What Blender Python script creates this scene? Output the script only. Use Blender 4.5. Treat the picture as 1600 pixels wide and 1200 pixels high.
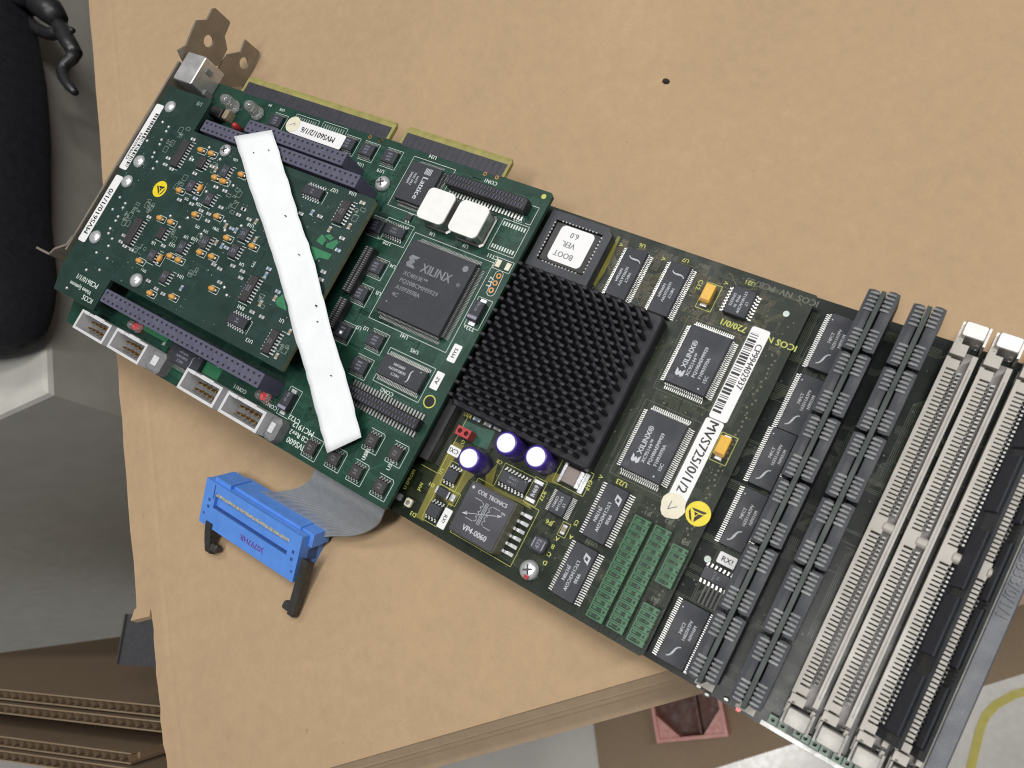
import bpy, bmesh, math, random
from mathutils import Matrix, Vector
random.seed(7)
scene = bpy.context.scene
for o in list(bpy.data.objects): bpy.data.objects.remove(o)

# ------------------------------------------------------------------ camera
# world: X along the cards, Y across them (card frame, mm inside the helpers), Z up, floor at z = 0
MM = 0.001
ZF = 850.0                      # height of the carrier card's top face above the floor, mm
FPX = 1262.394                  # focal length in photo pixels (photo 1600 x 1200)
RV = (2.80, 0.654, -0.599)
def _rot(r):
    v = Vector(r); return Matrix.Rotation(v.length, 3, v.normalized())
R3 = Matrix(((0.81971607, 0.46140779, -0.33936473), (0.37871726, -0.88111486, -0.28321342), (-0.42969618, 0.10363131, -0.8970071)))
CP = Vector((280.15992811, -89.51292976, 226.44562866))
cam_d = bpy.data.cameras.new('camera'); cam = bpy.data.objects.new('camera', cam_d)
scene.collection.objects.link(cam); scene.camera = cam
cam_d.sensor_fit = 'HORIZONTAL'; cam_d.sensor_width = 36.0; cam_d.lens = 36.0 * FPX / 1600.0
cam_d.clip_start = 0.01; cam_d.clip_end = 50.0
mw = Matrix.Identity(4)
for i in range(3):
    mw[i][0] = R3[0][i]; mw[i][1] = -R3[1][i]; mw[i][2] = -R3[2][i]
mw[0][3] = CP.x * MM; mw[1][3] = CP.y * MM; mw[2][3] = (CP.z + ZF) * MM
cam.matrix_world = mw
cam_d.dof.use_dof = True; cam_d.dof.focus_distance = 0.292; cam_d.dof.aperture_fstop = 22.0

# ------------------------------------------------------------------ light
world = bpy.data.worlds.new('World'); scene.world = world; world.use_nodes = True
bg = world.node_tree.nodes['Background']; bg.inputs[0].default_value = (0.93, 0.96, 1.0, 1); bg.inputs[1].default_value = 0.15
def area(name, loc, sx, sy, power, rz=0, color=(1, 0.985, 0.96)):
    d = bpy.data.lights.new(name, 'AREA'); d.shape = 'RECTANGLE'; d.size = sx; d.size_y = sy; d.energy = power; d.color = color
    o = bpy.data.objects.new(name, d); scene.collection.objects.link(o); o.location = loc; o.rotation_euler = (0, 0, rz)
    return o
area('ceiling_lamp', (0.34, -0.36, 2.75), 0.22, 0.9, 17.5, math.radians(-20))
area('ceiling_lamp', (1.0, 0.75, 2.75), 0.25, 1.2, 22.5, math.radians(-45))
area('ceiling_lamp', (-0.55, 0.55, 2.75), 0.25, 1.2, 12.5, math.radians(-45))
scene.view_settings.view_transform = 'Standard'; scene.view_settings.look = 'None'
scene.view_settings.exposure = 0.05; scene.view_settings.gamma = 1.0
scene.view_settings.use_curve_mapping = False
scene.render.engine = 'CYCLES'; scene.cycles.filter_width = 1.1

# ------------------------------------------------------------------ helpers: photo pixel -> point on a plane
def P(px, py, z):
    d = R3.transposed() @ Vector(((px - 800) / FPX, (py - 600) / FPX, 1.0))
    s = (z - CP.z) / d.z
    p = CP + s * d
    return (p.x, p.y)
ZN = dict(A=(80, 100, 16/3), B=(60, 300, 16/3), D=(340, 100, 16/3), E=(300, 300, 16/3), F=(80, 440, 16/3), G=(340, 500, 16/3),
          H=(580, 180, 16/3), I=(540, 360, 16/3), K=(540, 540, 16/3), L=(600, 680, 16/3), M=(780, 320, 16/3), N=(980, 380, 16/3),
          O=(940, 580, 16/3), Q=(820, 740, 16/3), S=(1200, 420, 4), T=(1040, 640, 4), U=(960, 900, 4), X=(0, 0, 1),
          a=(200, 160, 10), b=(160, 280, 10), c=(280, 280, 10), R=(890, 800, 5), e=(780, 700, 8), f=(620, 640, 8), g=(1180, 1050, 8),
          h=(260, 700, 4.4444), i=(320, 120, 10), j=(240, 0, 6), k=(40, 280, 6), l=(100, 460, 8), m=(260, 560, 8))
def at(zn, X, Y, z):
    o = ZN[zn]; return P(o[0] + X / o[2], o[1] + Y / o[2], z)
def quad(zn, pts, z):
    """axis aligned rectangle (cx, cy, sx, sy) of four picked corners TL TR BR BL lying at height z"""
    q = [at(zn, x, y, z) for x, y in pts]
    sx = (abs(q[1][0] - q[0][0]) + abs(q[2][0] - q[3][0])) / 2
    sy = (abs(q[3][1] - q[0][1]) + abs(q[2][1] - q[1][1])) / 2
    return sum(p[0] for p in q) / 4, sum(p[1] for p in q) / 4, sx, sy

# ------------------------------------------------------------------ materials
MAT = {}
def lin(c):  # sRGB 0..255 -> linear
    return tuple(((v / 255) / 12.92 if v / 255 <= 0.04045 else ((v / 255 + 0.055) / 1.055) ** 2.4) for v in c)
def mat(name, col, rough=0.5, metal=0.0, var=0.12, scale=400.0, bump=0.0, bscale=2000.0, spec=0.5, alpha=1.0, trans=0.0, coat=0.0, emit=None, stretch=None, col2=None):
    m = bpy.data.materials.new(name); m.use_nodes = True; MAT[name] = m
    nt = m.node_tree; b = nt.nodes['Principled BSDF']
    b.inputs['Roughness'].default_value = rough; b.inputs['Metallic'].default_value = metal
    b.inputs['Specular IOR Level'].default_value = spec; b.inputs['Alpha'].default_value = alpha
    b.inputs['Transmission Weight'].default_value = trans; b.inputs['Coat Weight'].default_value = coat
    b.inputs['Coat Roughness'].default_value = 0.12
    tc = nt.nodes.new('ShaderNodeTexCoord'); mp = nt.nodes.new('ShaderNodeMapping')
    nt.links.new(tc.outputs['Object'], mp.inputs[0])
    if stretch: mp.inputs['Scale'].default_value = stretch
    n = nt.nodes.new('ShaderNodeTexNoise'); n.inputs['Scale'].default_value = scale; n.inputs['Detail'].default_value = 5
    nt.links.new(mp.outputs[0], n.inputs['Vector'])
    cr = nt.nodes.new('ShaderNodeValToRGB')
    lo = tuple(c * (1 - var) for c in col); hi = tuple(min(1, c * (1 + var)) for c in col)
    if col2: lo, hi = col, col2
    cr.color_ramp.elements[0].position = 0.32; cr.color_ramp.elements[1].position = 0.68
    cr.color_ramp.elements[0].color = (*lo, 1); cr.color_ramp.elements[1].color = (*hi, 1)
    nt.links.new(n.outputs['Fac'], cr.inputs[0]); nt.links.new(cr.outputs[0], b.inputs['Base Color'])
    # slightly uneven gloss: handling marks and dust
    n3 = nt.nodes.new('ShaderNodeTexNoise'); n3.inputs['Scale'].default_value = 140; n3.inputs['Detail'].default_value = 4
    nt.links.new(tc.outputs['Object'], n3.inputs['Vector'])
    mr = nt.nodes.new('ShaderNodeMapRange'); mr.inputs[1].default_value = 0.3; mr.inputs[2].default_value = 0.7
    mr.inputs[3].default_value = max(0.02, rough * 0.8); mr.inputs[4].default_value = min(1, rough * 1.25)
    nt.links.new(n3.outputs['Fac'], mr.inputs[0]); nt.links.new(mr.outputs[0], b.inputs['Roughness'])
    if bump:
        n2 = nt.nodes.new('ShaderNodeTexNoise'); n2.inputs['Scale'].default_value = bscale; n2.inputs['Detail'].default_value = 4
        nt.links.new(mp.outputs[0], n2.inputs['Vector'])
        bp = nt.nodes.new('ShaderNodeBump'); bp.inputs['Strength'].default_value = bump; bp.inputs['Distance'].default_value = 0.0003
        nt.links.new(n2.outputs['Fac'], bp.inputs['Height']); nt.links.new(bp.outputs[0], b.inputs['Normal'])
    if emit:
        b.inputs['Emission Color'].default_value = (*emit[0], 1); b.inputs['Emission Strength'].default_value = emit[1]
    return m
mat('pcb_carrier', (0.008, 0.034, 0.023), 0.38, col2=(0.013, 0.056, 0.036), scale=120, bump=0.15, bscale=900, spec=0.3)
mat('pcb_daughter', (0.014, 0.034, 0.027), 0.40, col2=(0.019, 0.045, 0.036), scale=70, bump=0.1, bscale=900, spec=0.3)
mat('pcb_processor', (0.006, 0.011, 0.005), 0.36, col2=(0.011, 0.018, 0.008), scale=130, bump=0.15, bscale=900, spec=0.3)
mat('pcb_memory', (0.006, 0.009, 0.007), 0.26, col2=(0.010, 0.014, 0.012), scale=110, spec=0.2)
mat('pcb_edge', (0.16, 0.17, 0.10), 0.6, var=0.2)
mat('pcb_bare', (0.30, 0.27, 0.085), 0.5, var=0.16, scale=300)
mat('trace_green', (0.014, 0.080, 0.052), 0.4)
mat('trace_blue', (0.022, 0.062, 0.054), 0.4)
mat('trace_dark', (0.034, 0.044, 0.018), 0.4)
mat('trace_brown', (0.115, 0.098, 0.058), 0.45)
mat('trace_grey', (0.07, 0.075, 0.062), 0.4)
mat('pour_olive', (0.160, 0.145, 0.018), 0.38, var=0.25, scale=160)
mat('pour_green', (0.030, 0.19, 0.085), 0.4, var=0.1)
mat('via_tin', (0.42, 0.42, 0.38), 0.35, 0.8)
mat('via_copper', (0.38, 0.20, 0.075), 0.35, 0.6)
mat('solder', (0.74, 0.75, 0.76), 0.28, 0.6, var=0.08, scale=900, bump=0.25, bscale=1500)
mat('lead', (0.60, 0.60, 0.58), 0.36, 0.9, var=0.1, scale=900)
mat('lead_dull', (0.36, 0.36, 0.35), 0.45, 0.85, var=0.12, scale=900)
mat('gold_pin', (0.55, 0.33, 0.10), 0.3, 0.9)
mat('lead_soj', (0.16, 0.165, 0.165), 0.5, 0.7, var=0.2, scale=900)
mat('latch_shaded', (0.36, 0.345, 0.32), 0.55, 0.3, var=0.08)  # latch metal again, its weaker glare at the lower end put into the colour
mat('contact_dark', (0.050, 0.050, 0.060), 0.42, 0.25, var=0.15)
mat('chip_black', (0.029, 0.031, 0.040), 0.5, var=0.12, scale=1500, bump=0.25, bscale=6000)
mat('chip_brown', (0.034, 0.030, 0.031), 0.5, var=0.12, scale=1500, bump=0.25, bscale=6000)
mat('chip_grey', (0.045, 0.047, 0.056), 0.5, var=0.12, scale=1500, bump=0.2, bscale=6000)
mat('plastic_black', (0.016, 0.016, 0.018), 0.42, var=0.2)
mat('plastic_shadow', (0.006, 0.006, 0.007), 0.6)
mat('heatsink_black', (0.014, 0.013, 0.018), 0.5, 0.1, var=0.3, scale=250, bump=0.2, bscale=2500)
mat('header_violet', (0.088, 0.086, 0.135), 0.55, var=0.12)
mat('shroud_grey', (0.60, 0.60, 0.61), 0.5, var=0.06)
mat('shroud_inner', (0.16, 0.16, 0.165), 0.6)
mat('housing_grey', (0.19, 0.19, 0.195), 0.55)
mat('print_white', (0.52, 0.53, 0.57), 0.6)
mat('print_violet', (0.27, 0.26, 0.36), 0.6)
mat('print_grey', (0.20, 0.21, 0.23), 0.6)
mat('print_black', (0.02, 0.02, 0.02), 0.6)
mat('silk_white', (0.58, 0.66, 0.61), 0.55)
mat('silk_pale', (0.24, 0.31, 0.27), 0.55)
mat('silk_yellow', (0.52, 0.54, 0.12), 0.55)
mat('silk_dim', (0.12, 0.13, 0.10), 0.55)
mat('sticker_white', (0.80, 0.80, 0.80), 0.42, var=0.03, scale=150)
mat('sticker_cream', (0.74, 0.69, 0.54), 0.5, var=0.06)
mat('sticker_dull', (0.36, 0.35, 0.30), 0.6, var=0.4, scale=900)
mat('sticker_yellow', (0.78, 0.62, 0.015), 0.4, var=0.05)
mat('paper', (0.83, 0.85, 0.87), 0.7, var=0.03, scale=120, bump=0.25, bscale=700)
mat('foam_white', (0.82, 0.82, 0.79), 0.65, var=0.03)
mat('tant_orange', (0.62, 0.31, 0.065), 0.45, var=0.15, scale=500)
mat('tant_yellow', (0.74, 0.42, 0.035), 0.35, var=0.08)
mat('tant_stripe', (0.36, 0.15, 0.02), 0.4)
mat('smd_grey', (0.24, 0.25, 0.26), 0.5, var=0.2)
mat('smd_blue', (0.16, 0.24, 0.36), 0.45, var=0.15)
mat('smd_tan', (0.30, 0.24, 0.16), 0.5, var=0.15)
mat('smd_black', (0.02, 0.02, 0.02), 0.4)
mat('ceramic_tan', (0.25, 0.20, 0.185), 0.5, var=0.08)
mat('can_metal', (0.56, 0.54, 0.52), 0.36, 1.0, var=0.08, scale=300)
mat('bracket_metal', (0.27, 0.235, 0.19), 0.5, 0.5, var=0.1, scale=200)
mat('block_metal', (0.64, 0.63, 0.63), 0.4, 0.75, var=0.06, scale=300)
mat('cap_violet', (0.055, 0.028, 0.25), 0.28, var=0.12)
mat('cap_top', (0.82, 0.83, 0.88), 0.42, 0.25, var=0.03)
mat('transformer_side', (0.17, 0.16, 0.10), 0.5, var=0.15)
mat('transformer_top', (0.048, 0.049, 0.062), 0.45, var=0.3, scale=90, bump=0.2, bscale=3000)
mat('jumper_green', (0.042, 0.140, 0.065), 0.35, var=0.2, scale=260)
mat('jumper_slot', (0.008, 0.024, 0.012), 0.5)
mat('red_plastic', (0.42, 0.030, 0.035), 0.35)
mat('led_clear', (0.88, 0.92, 0.90), 0.08, trans=0.85, var=0.02)
mat('led_red', (0.55, 0.02, 0.03), 0.15, trans=0.3, emit=((1, 0.05, 0.06), 0.35))
mat('led_core', (0.5, 0.48, 0.44), 0.3, 0.6)
mat('socket_cream', (0.42, 0.39, 0.345), 0.42, var=0.05, scale=300)
mat('socket_groove', (0.30, 0.275, 0.27), 0.5)
mat('latch_metal', (0.56, 0.54, 0.51), 0.42, 0.7, var=0.06)
mat('module_pcb', (0.019, 0.031, 0.027), 0.5, var=0.1)
mat('module_dark', (0.030, 0.031, 0.034), 0.28, var=0.35, scale=90, coat=0.3)
mat('retainer_plastic', (0.090, 0.094, 0.110), 0.42, var=0.12, scale=200, bump=0.2, bscale=1800)
mat('retainer_line', (0.25, 0.25, 0.20), 0.5)
mat('ribbon_grey', (0.23, 0.24, 0.25), 0.42, var=0.06)
mat('connector_blue', (0.098, 0.265, 0.72), 0.48, var=0.06, scale=250)
mat('connector_ink', (0.13, 0.05, 0.25), 0.6)
mat('connector_slot', (0.030, 0.075, 0.24), 0.55)
mat('latch_black', (0.035, 0.033, 0.030), 0.45, var=0.25)
mat('grey_paint', (0.52, 0.505, 0.465), 0.5, var=0.05, scale=60, bump=0.06, bscale=1200)
mat('bag_cloth', (0.010, 0.010, 0.016), 0.85, var=0.35, scale=300, bump=0.6, bscale=1600)
mat('buckle_black', (0.020, 0.020, 0.022), 0.38, var=0.2)
mat('floor_tile', (0.60, 0.575, 0.535), 0.22, var=0.05, scale=12, coat=0.2)
mat('floor_tape', (0.46, 0.40, 0.030), 0.4, var=0.08, scale=60)
mat('pink_plastic', (0.62, 0.27, 0.23), 0.4, var=0.08)
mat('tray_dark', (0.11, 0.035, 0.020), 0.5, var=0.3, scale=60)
mat('sleeve_plastic', (0.060, 0.058, 0.062), 0.25, var=0.1)
mat('crumb', (0.02, 0.018, 0.015), 0.8)

def cardboard(name, base, fl=0.5, dirt=1.0):
    m = bpy.data.materials.new(name); m.use_nodes = True; MAT[name] = m
    nt = m.node_tree; b = nt.nodes['Principled BSDF']; b.inputs['Roughness'].default_value = 0.82; b.inputs['Specular IOR Level'].default_value = 0.25
    tc = nt.nodes.new('ShaderNodeTexCoord')
    def noise(sc, stretch=(1, 1, 1), det=6, rough=0.6):
        mp = nt.nodes.new('ShaderNodeMapping'); mp.inputs['Scale'].default_value = stretch
        nt.links.new(tc.outputs['Object'], mp.inputs[0])
        n = nt.nodes.new('ShaderNodeTexNoise'); n.inputs['Scale'].default_value = sc; n.inputs['Detail'].default_value = det; n.inputs['Roughness'].default_value = rough
        nt.links.new(mp.outputs[0], n.inputs['Vector']); return n.outputs['Fac']
    def ramp(f, p0, c0, p1, c1):
        r = nt.nodes.new('ShaderNodeValToRGB'); r.color_ramp.elements[0].position = p0; r.color_ramp.elements[1].position = p1
        r.color_ramp.elements[0].color = (*c0, 1); r.color_ramp.elements[1].color = (*c1, 1); nt.links.new(f, r.inputs[0]); return r.outputs[0]
    def mul(a, c):
        x = nt.nodes.new('ShaderNodeMix'); x.data_type = 'RGBA'; x.blend_type = 'MULTIPLY'; x.inputs[0].default_value = 1.0
        nt.links.new(a, x.inputs[6]); nt.links.new(c, x.inputs[7]); return x.outputs[2]
    c = ramp(noise(9), 0.3, tuple(v * 0.93 for v in base), 0.7, tuple(v * 1.06 for v in base))
    c = mul(c, ramp(noise(420, (1, 0.5, 1)), 0.3, (0.965,) * 3, 0.7, (1.02,) * 3))       # paper fibres
    c = mul(c, ramp(noise(170, det=8, rough=0.7), 0.34, (0.945,) * 3, 0.66, (1.035,) * 3))   # pulp mottling
    c = mul(c, ramp(noise(1500), 0.25, (0.94,) * 3, 0.6, (1.0,) * 3))                      # fine flecks
    c = mul(c, ramp(noise(260, det=3), 0.22, (0.72 if dirt else 1.0,) * 3, 0.29, (1.0,) * 3))  # a few darker specks and smudges
    nt.links.new(c, b.inputs['Base Color'])
    w = nt.nodes.new('ShaderNodeTexWave'); w.inputs['Scale'].default_value = 22; w.bands_direction = 'X'; w.inputs['Distortion'].default_value = 0.6
    nt.links.new(tc.outputs['Object'], w.inputs['Vector'])
    add = nt.nodes.new('ShaderNodeMath'); add.operation = 'MULTIPLY_ADD'; add.inputs[1].default_value = 0.25
    nt.links.new(w.outputs['Fac'], add.inputs[0]); nt.links.new(noise(900), add.inputs[2])
    bp = nt.nodes.new('ShaderNodeBump'); bp.inputs['Strength'].default_value = 0.16; bp.inputs['Distance'].default_value = 0.0005
    nt.links.new(add.outputs[0], bp.inputs['Height']); nt.links.new(bp.outputs[0], b.inputs['Normal'])
    return m
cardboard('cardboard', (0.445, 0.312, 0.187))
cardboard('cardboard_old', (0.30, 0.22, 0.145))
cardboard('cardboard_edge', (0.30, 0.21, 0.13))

# ------------------------------------------------------------------ mesh builder (mm)
class MB:
    def __init__(s): s.v = []; s.f = []; s.mi = []
    def add(s, vs, fs, mi=0):
        n = len(s.v); s.v += [tuple(v) for v in vs]; s.f += [tuple(i + n for i in f) for f in fs]; s.mi += [mi] * len(fs); return s
    def box(s, x0, x1, y0, y1, z0, z1, mi=0):
        return s.add([(x0, y0, z0), (x1, y0, z0), (x1, y1, z0), (x0, y1, z0), (x0, y0, z1), (x1, y0, z1), (x1, y1, z1), (x0, y1, z1)],
                     [(3, 2, 1, 0), (4, 5, 6, 7), (0, 1, 5, 4), (1, 2, 6, 5), (2, 3, 7, 6), (3, 0, 4, 7)], mi)
    def cbox(s, cx, cy, sx, sy, z0, z1, mi=0): return s.box(cx - sx / 2, cx + sx / 2, cy - sy / 2, cy + sy / 2, z0, z1, mi)
    def loft(s, loops, mi=0, cap0=True, cap1=True):
        n = len(loops[0]); base = len(s.v)
        for L in loops: s.v += [tuple(p) for p in L]
        for k in range(len(loops) - 1):
            for i in range(n):
                j = (i + 1) % n
                s.f.append((base + k * n + i, base + k * n + j, base + (k + 1) * n + j, base + (k + 1) * n + i)); s.mi.append(mi)
        if cap0: s.f.append(tuple(base + i for i in reversed(range(n)))); s.mi.append(mi)
        if cap1: s.f.append(tuple(base + (len(loops) - 1) * n + i for i in range(n))); s.mi.append(mi)
        return s
    def chip(s, cx, cy, sx, sy, z0, z1, draft=0.25, ch=0.2, mi=0):
        """moulded body: widest at mid height, chamfered top edge"""
        def ring(d, z, c=0.0):
            a, b = sx / 2 - d, sy / 2 - d
            if c <= 0: c = 0.01
            return [(cx - a + c, cy - b, z), (cx + a - c, cy - b, z), (cx + a, cy - b + c, z), (cx + a, cy + b - c, z),
                    (cx + a - c, cy + b, z), (cx - a + c, cy + b, z), (cx - a, cy + b - c, z), (cx - a, cy - b + c, z)]
        zm = (z0 + z1) / 2
        return s.loft([ring(draft, z0, ch), ring(0, zm, ch), ring(draft * 0.8, z1 - ch * 0.5, ch), ring(draft * 0.8 + ch * 0.6, z1, ch)], mi)
    def prism(s, pts, z0, z1, mi=0):
        a = sum(pts[i][0] * pts[(i + 1) % len(pts)][1] - pts[(i + 1) % len(pts)][0] * pts[i][1] for i in range(len(pts)))
        if a < 0: pts = pts[::-1]
        return s.loft([[(x, y, z0) for x, y in pts], [(x, y, z1) for x, y in pts]], mi)
    def flat(s, pts, z, mi=0):
        a = sum(pts[i][0] * pts[(i + 1) % len(pts)][1] - pts[(i + 1) % len(pts)][0] * pts[i][1] for i in range(len(pts)))
        if a < 0: pts = pts[::-1]
        return s.add([(x, y, z) for x, y in pts], [tuple(range(len(pts)))], mi)
    def seg(s, x0, y0, x1, y1, w, z, mi=0):
        dx, dy = x1 - x0, y1 - y0; L = math.hypot(dx, dy) or 1e-6; nx, ny = -dy / L * w / 2, dx / L * w / 2
        return s.add([(x0 + nx, y0 + ny, z), (x0 - nx, y0 - ny, z), (x1 - nx, y1 - ny, z), (x1 + nx, y1 + ny, z)], [(0, 1, 2, 3)], mi)
    def rect(s, cx, cy, sx, sy, w, z, mi=0):
        a, b = sx / 2, sy / 2
        s.seg(cx - a, cy - b, cx + a, cy - b, w, z, mi); s.seg(cx - a, cy + b, cx + a, cy + b, w, z, mi)
        s.seg(cx - a, cy - b, cx - a, cy + b, w, z, mi); s.seg(cx + a, cy - b, cx + a, cy + b, w, z, mi); return s
    def cyl(s, cx, cy, r, z0, z1, n=20, mi=0, r1=None):
        r1 = r if r1 is None else r1
        return s.loft([[(cx + rr * math.cos(2 * math.pi * i / n), cy + rr * math.sin(2 * math.pi * i / n), z) for i in range(n)] for rr, z in ((r, z0), (r1, z1))], mi)
    def rev(s, cx, cy, prof, n=24, mi=0):
        return s.loft([[(cx + r * math.cos(2 * math.pi * i / n), cy + r * math.sin(2 * math.pi * i / n), z) for i in range(n)] for r, z in prof], mi)
    def disc(s, cx, cy, r, z, n=14, mi=0):
        return s.flat([(cx + r * math.cos(2 * math.pi * i / n), cy + r * math.sin(2 * math.pi * i / n)) for i in range(n)], z, mi)
    def tube(s, pts, r, n=8, mi=0):
        loops = []
        for k, p in enumerate(pts):
            p = Vector(p); t = (Vector(pts[min(k + 1, len(pts) - 1)]) - Vector(pts[max(k - 1, 0)])).normalized()
            up = Vector((0, 0, 1)) if abs(t.z) < 0.9 else Vector((1, 0, 0))
            a = t.cross(up).normalized(); b = a.cross(t).normalized(); rr = r[k] if isinstance(r, (list, tuple)) else r
            loops.append([p + a * rr * math.cos(2 * math.pi * i / n) + b * rr * math.sin(2 * math.pi * i / n) for i in range(n)])
        return s.loft(loops, mi)
    def text(s, string, x, y, size, z, rot=0.0, mi=0, align='C', sx=1.0):
        vs, fs, w = glyphs(string)
        c, sn = math.cos(math.radians(rot)), math.sin(math.radians(rot))
        off = {'C': -w / 2, 'L': 0.0, 'R': -w}[align]
        out = []
        for (gx, gy) in vs:
            px, py = (gx + off) * size * sx, (gy - 0.35) * size
            out.append((x + px * c - py * sn, y + px * sn + py * c, z))
        s.add(out, fs, mi)
        d = size * 0.045                       # second strike makes the strokes bolder
        return s.add([(a + d * c, b + d * sn, zz + 0.004) for a, b, zz in out], fs, mi)
    def mesh(s, mats, smooth=False, name='mesh'):
        me = bpy.data.meshes.new(name)
        me.from_pydata([(a * MM, b * MM, c * MM) for a, b, c in s.v], [], s.f)
        for m in mats: me.materials.append(MAT[m])
        if len(mats) > 1: me.polygons.foreach_set('material_index', s.mi)
        if smooth: me.polygons.foreach_set('use_smooth', [True] * len(me.polygons))
        me.update(); return me
_G = {}
def glyphs(string):
    if string in _G: return _G[string]
    cu = bpy.data.curves.new('t', 'FONT'); cu.body = string; cu.size = 1.0; cu.resolution_u = 2; cu.fill_mode = 'FRONT'
    ob = bpy.data.objects.new('t', cu); me = ob.to_mesh()
    vs = [(v.co.x, v.co.y) for v in me.vertices]; fs = [tuple(p.vertices) for p in me.polygons]
    ob.to_mesh_clear(); bpy.data.objects.remove(ob); bpy.data.curves.remove(cu)
    w = max([v[0] for v in vs], default=0)
    _G[string] = (vs, fs, w); return _G[string]

COL = scene.collection
def link(name, data, parent=None, loc=(0, 0, 0), rot=(0, 0, 0)):
    o = bpy.data.objects.new(name, data); COL.objects.link(o)
    o.location = tuple(c * MM for c in loc); o.rotation_euler = rot
    if parent: o.parent = parent
    return o
def obj(name, mb, mats, parent=None, loc=(0, 0, 0), smooth=False, kind=None, rot=(0, 0, 0)):
    if isinstance(mats, str): mats = [mats]
    o = link(name, mb.mesh(mats, smooth, name), parent, loc, rot)
    if kind: o['kind'] = kind
    return o
def thing(name, label, cat, loc=(0, 0, 0), group=None, rot=(0, 0, 0)):
    o = link(name, None, None, loc, rot); o.empty_display_size = 0.01; o['label'] = label; o['category'] = cat
    if group: o['group'] = group
    return o
def tag(o, label, cat, group=None):
    o['label'] = label; o['category'] = cat
    if group: o['group'] = group
    return o
_cache = {}
def shared(key, fn):
    if key not in _cache: _cache[key] = fn()
    return _cache[key]

# ------------------------------------------------------------------ generic electronic parts
def leads_mb(sx, sy, h, axis, n, pitch, ext=1.0, w=None, rows=(1, -1)):
    """gull-wing leads on two opposite sides: axis 'u' -> they stick out along X, 'v' -> along Y"""
    mb = MB(); w = w or pitch * 0.44
    for sgn in rows:
        for k in range(n):
            t = (k - (n - 1) / 2) * pitch
            a = (sx if axis == 'u' else sy) / 2
            zs = h * 0.5
            parts = [(a - 0.1, a + ext * 0.24, zs - 0.08, zs + 0.10), (a + ext * 0.20, a + ext * 0.34, 0.12, zs), (a + ext * 0.52, a + ext, 0.03, 0.2), (a + ext * 0.30, a + ext * 0.52, 0.03, 0.12)]
            for p0, p1, z0, z1 in parts:
                lo, hi = (p0, p1) if sgn > 0 else (-p1, -p0)
                if axis == 'u': mb.box(lo, hi, t - w / 2, t + w / 2, z0, z1)
                else: mb.box(t - w / 2, t + w / 2, lo, hi, z0, z1)
    return mb
class Board:
    def __init__(s, root, z): s.root = root; s.z = z; s.silk = MB(); s.silk2 = MB(); s.via = MB(); s.via2 = MB(); s.tr = MB(); s.tr2 = MB(); s.rng = random.Random(int(z) + 40)
def chip(B, x, y, sx, sy, h, axis, n, pitch, ext=1.0, body='chip_black', lead='lead', lines=None, tsize=1.2, rot=0, tmat='print_white', quadlead=None, dot=True, name='chip', logo=None, z=None, tofs=(0, 0)):
    z = B.z if z is None else z
    key = (round(sx, 1), round(sy, 1), h, axis, n, pitch, body, quadlead)
    me = shared(('body',) + key, lambda: MB().chip(0, 0, sx, sy, 0.12, h, 0.22, min(0.25, h * 0.15)).mesh([body], name='chip'))
    o = link(name, me, B.root, (x, y, 0))
    def mk():
        mb = leads_mb(sx, sy, h, axis, n, pitch, ext)
        if quadlead:
            m2 = leads_mb(sx, sy, h, 'v' if axis == 'u' else 'u', quadlead, pitch, ext); mb.add(m2.v, m2.f)
        return mb.mesh([lead], name='leads')
    l = link('leads', shared(('leads', lead) + key, mk), o); l['kind'] = 'stuff'
    mb = MB()
    if lines:
        nl = len(lines); c, sn = math.cos(math.radians(rot)), math.sin(math.radians(rot))
        for k, (t) in enumerate(lines):
            sz = tsize
            if isinstance(t, tuple): t, sz = t
            d = ((nl - 1) / 2 - k) * tsize * 1.22
            mb.text(t, -d * sn + tofs[0], d * c + tofs[1], sz, h + 0.025, rot)
    if logo: logo(mb, h + 0.025)
    if dot: mb.disc(-sx * 0.38 if rot in (0, 90) else sx * 0.38, (sy if sy < sx else sy) * (-0.38 if rot in (0, -90) else 0.38), 0.22, h + 0.02, 8)
    if mb.f: obj('marking', mb, tmat, o)
    return o
def tantalum_dome(B, x, y, rot=0.0, L=2.5, W=1.65, H=1.5):
    def mk():
        mb = MB(); n = 12; loops = []
        for k in range(7):
            t = -1 + 2 * k / 6; r = max(0.30, (1 - abs(t) ** 3.2)) ** 0.5
            loops.append([(t * L / 2, W / 2 * r * math.cos(2 * math.pi * i / n), H * 0.45 + H * 0.55 * r * math.sin(2 * math.pi * i / n)) for i in range(n)])
        mb.loft(loops, 0)
        mb.chip(L * 0.62, 0, 0.75, 0.95, 0.05, 0.85, 0.1, 0.15, 1)
        mb.chip(-L * 0.56, 0, 0.5, 0.8, 0.05, 0.6, 0.1, 0.1, 0)
        return mb.mesh(['tant_orange', 'solder'], True, 'tantalum_capacitor')
    return link('tantalum_capacitor', shared(('tant', L), mk), B.root, (x, y, 0), (0, 0, rot))
def smd(B, x, y, kind='smd_grey', rot=0.0, L=1.9, W=1.05):
    def mk():
        mb = MB(); mb.cbox(0, 0, L * 0.5, W * 0.94, 0.05, 0.55, 0)
        mb.chip(-L * 0.37, 0, L * 0.3, W, 0.02, 0.62, 0.06, 0.12, 1); mb.chip(L * 0.37, 0, L * 0.3, W, 0.02, 0.62, 0.06, 0.12, 1)
        return mb.mesh([kind, 'solder'], False, 'surface_resistor')
    return link('surface_resistor', shared(('smd', kind, L, W), mk), B.root, (x, y, 0), (0, 0, rot))
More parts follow.
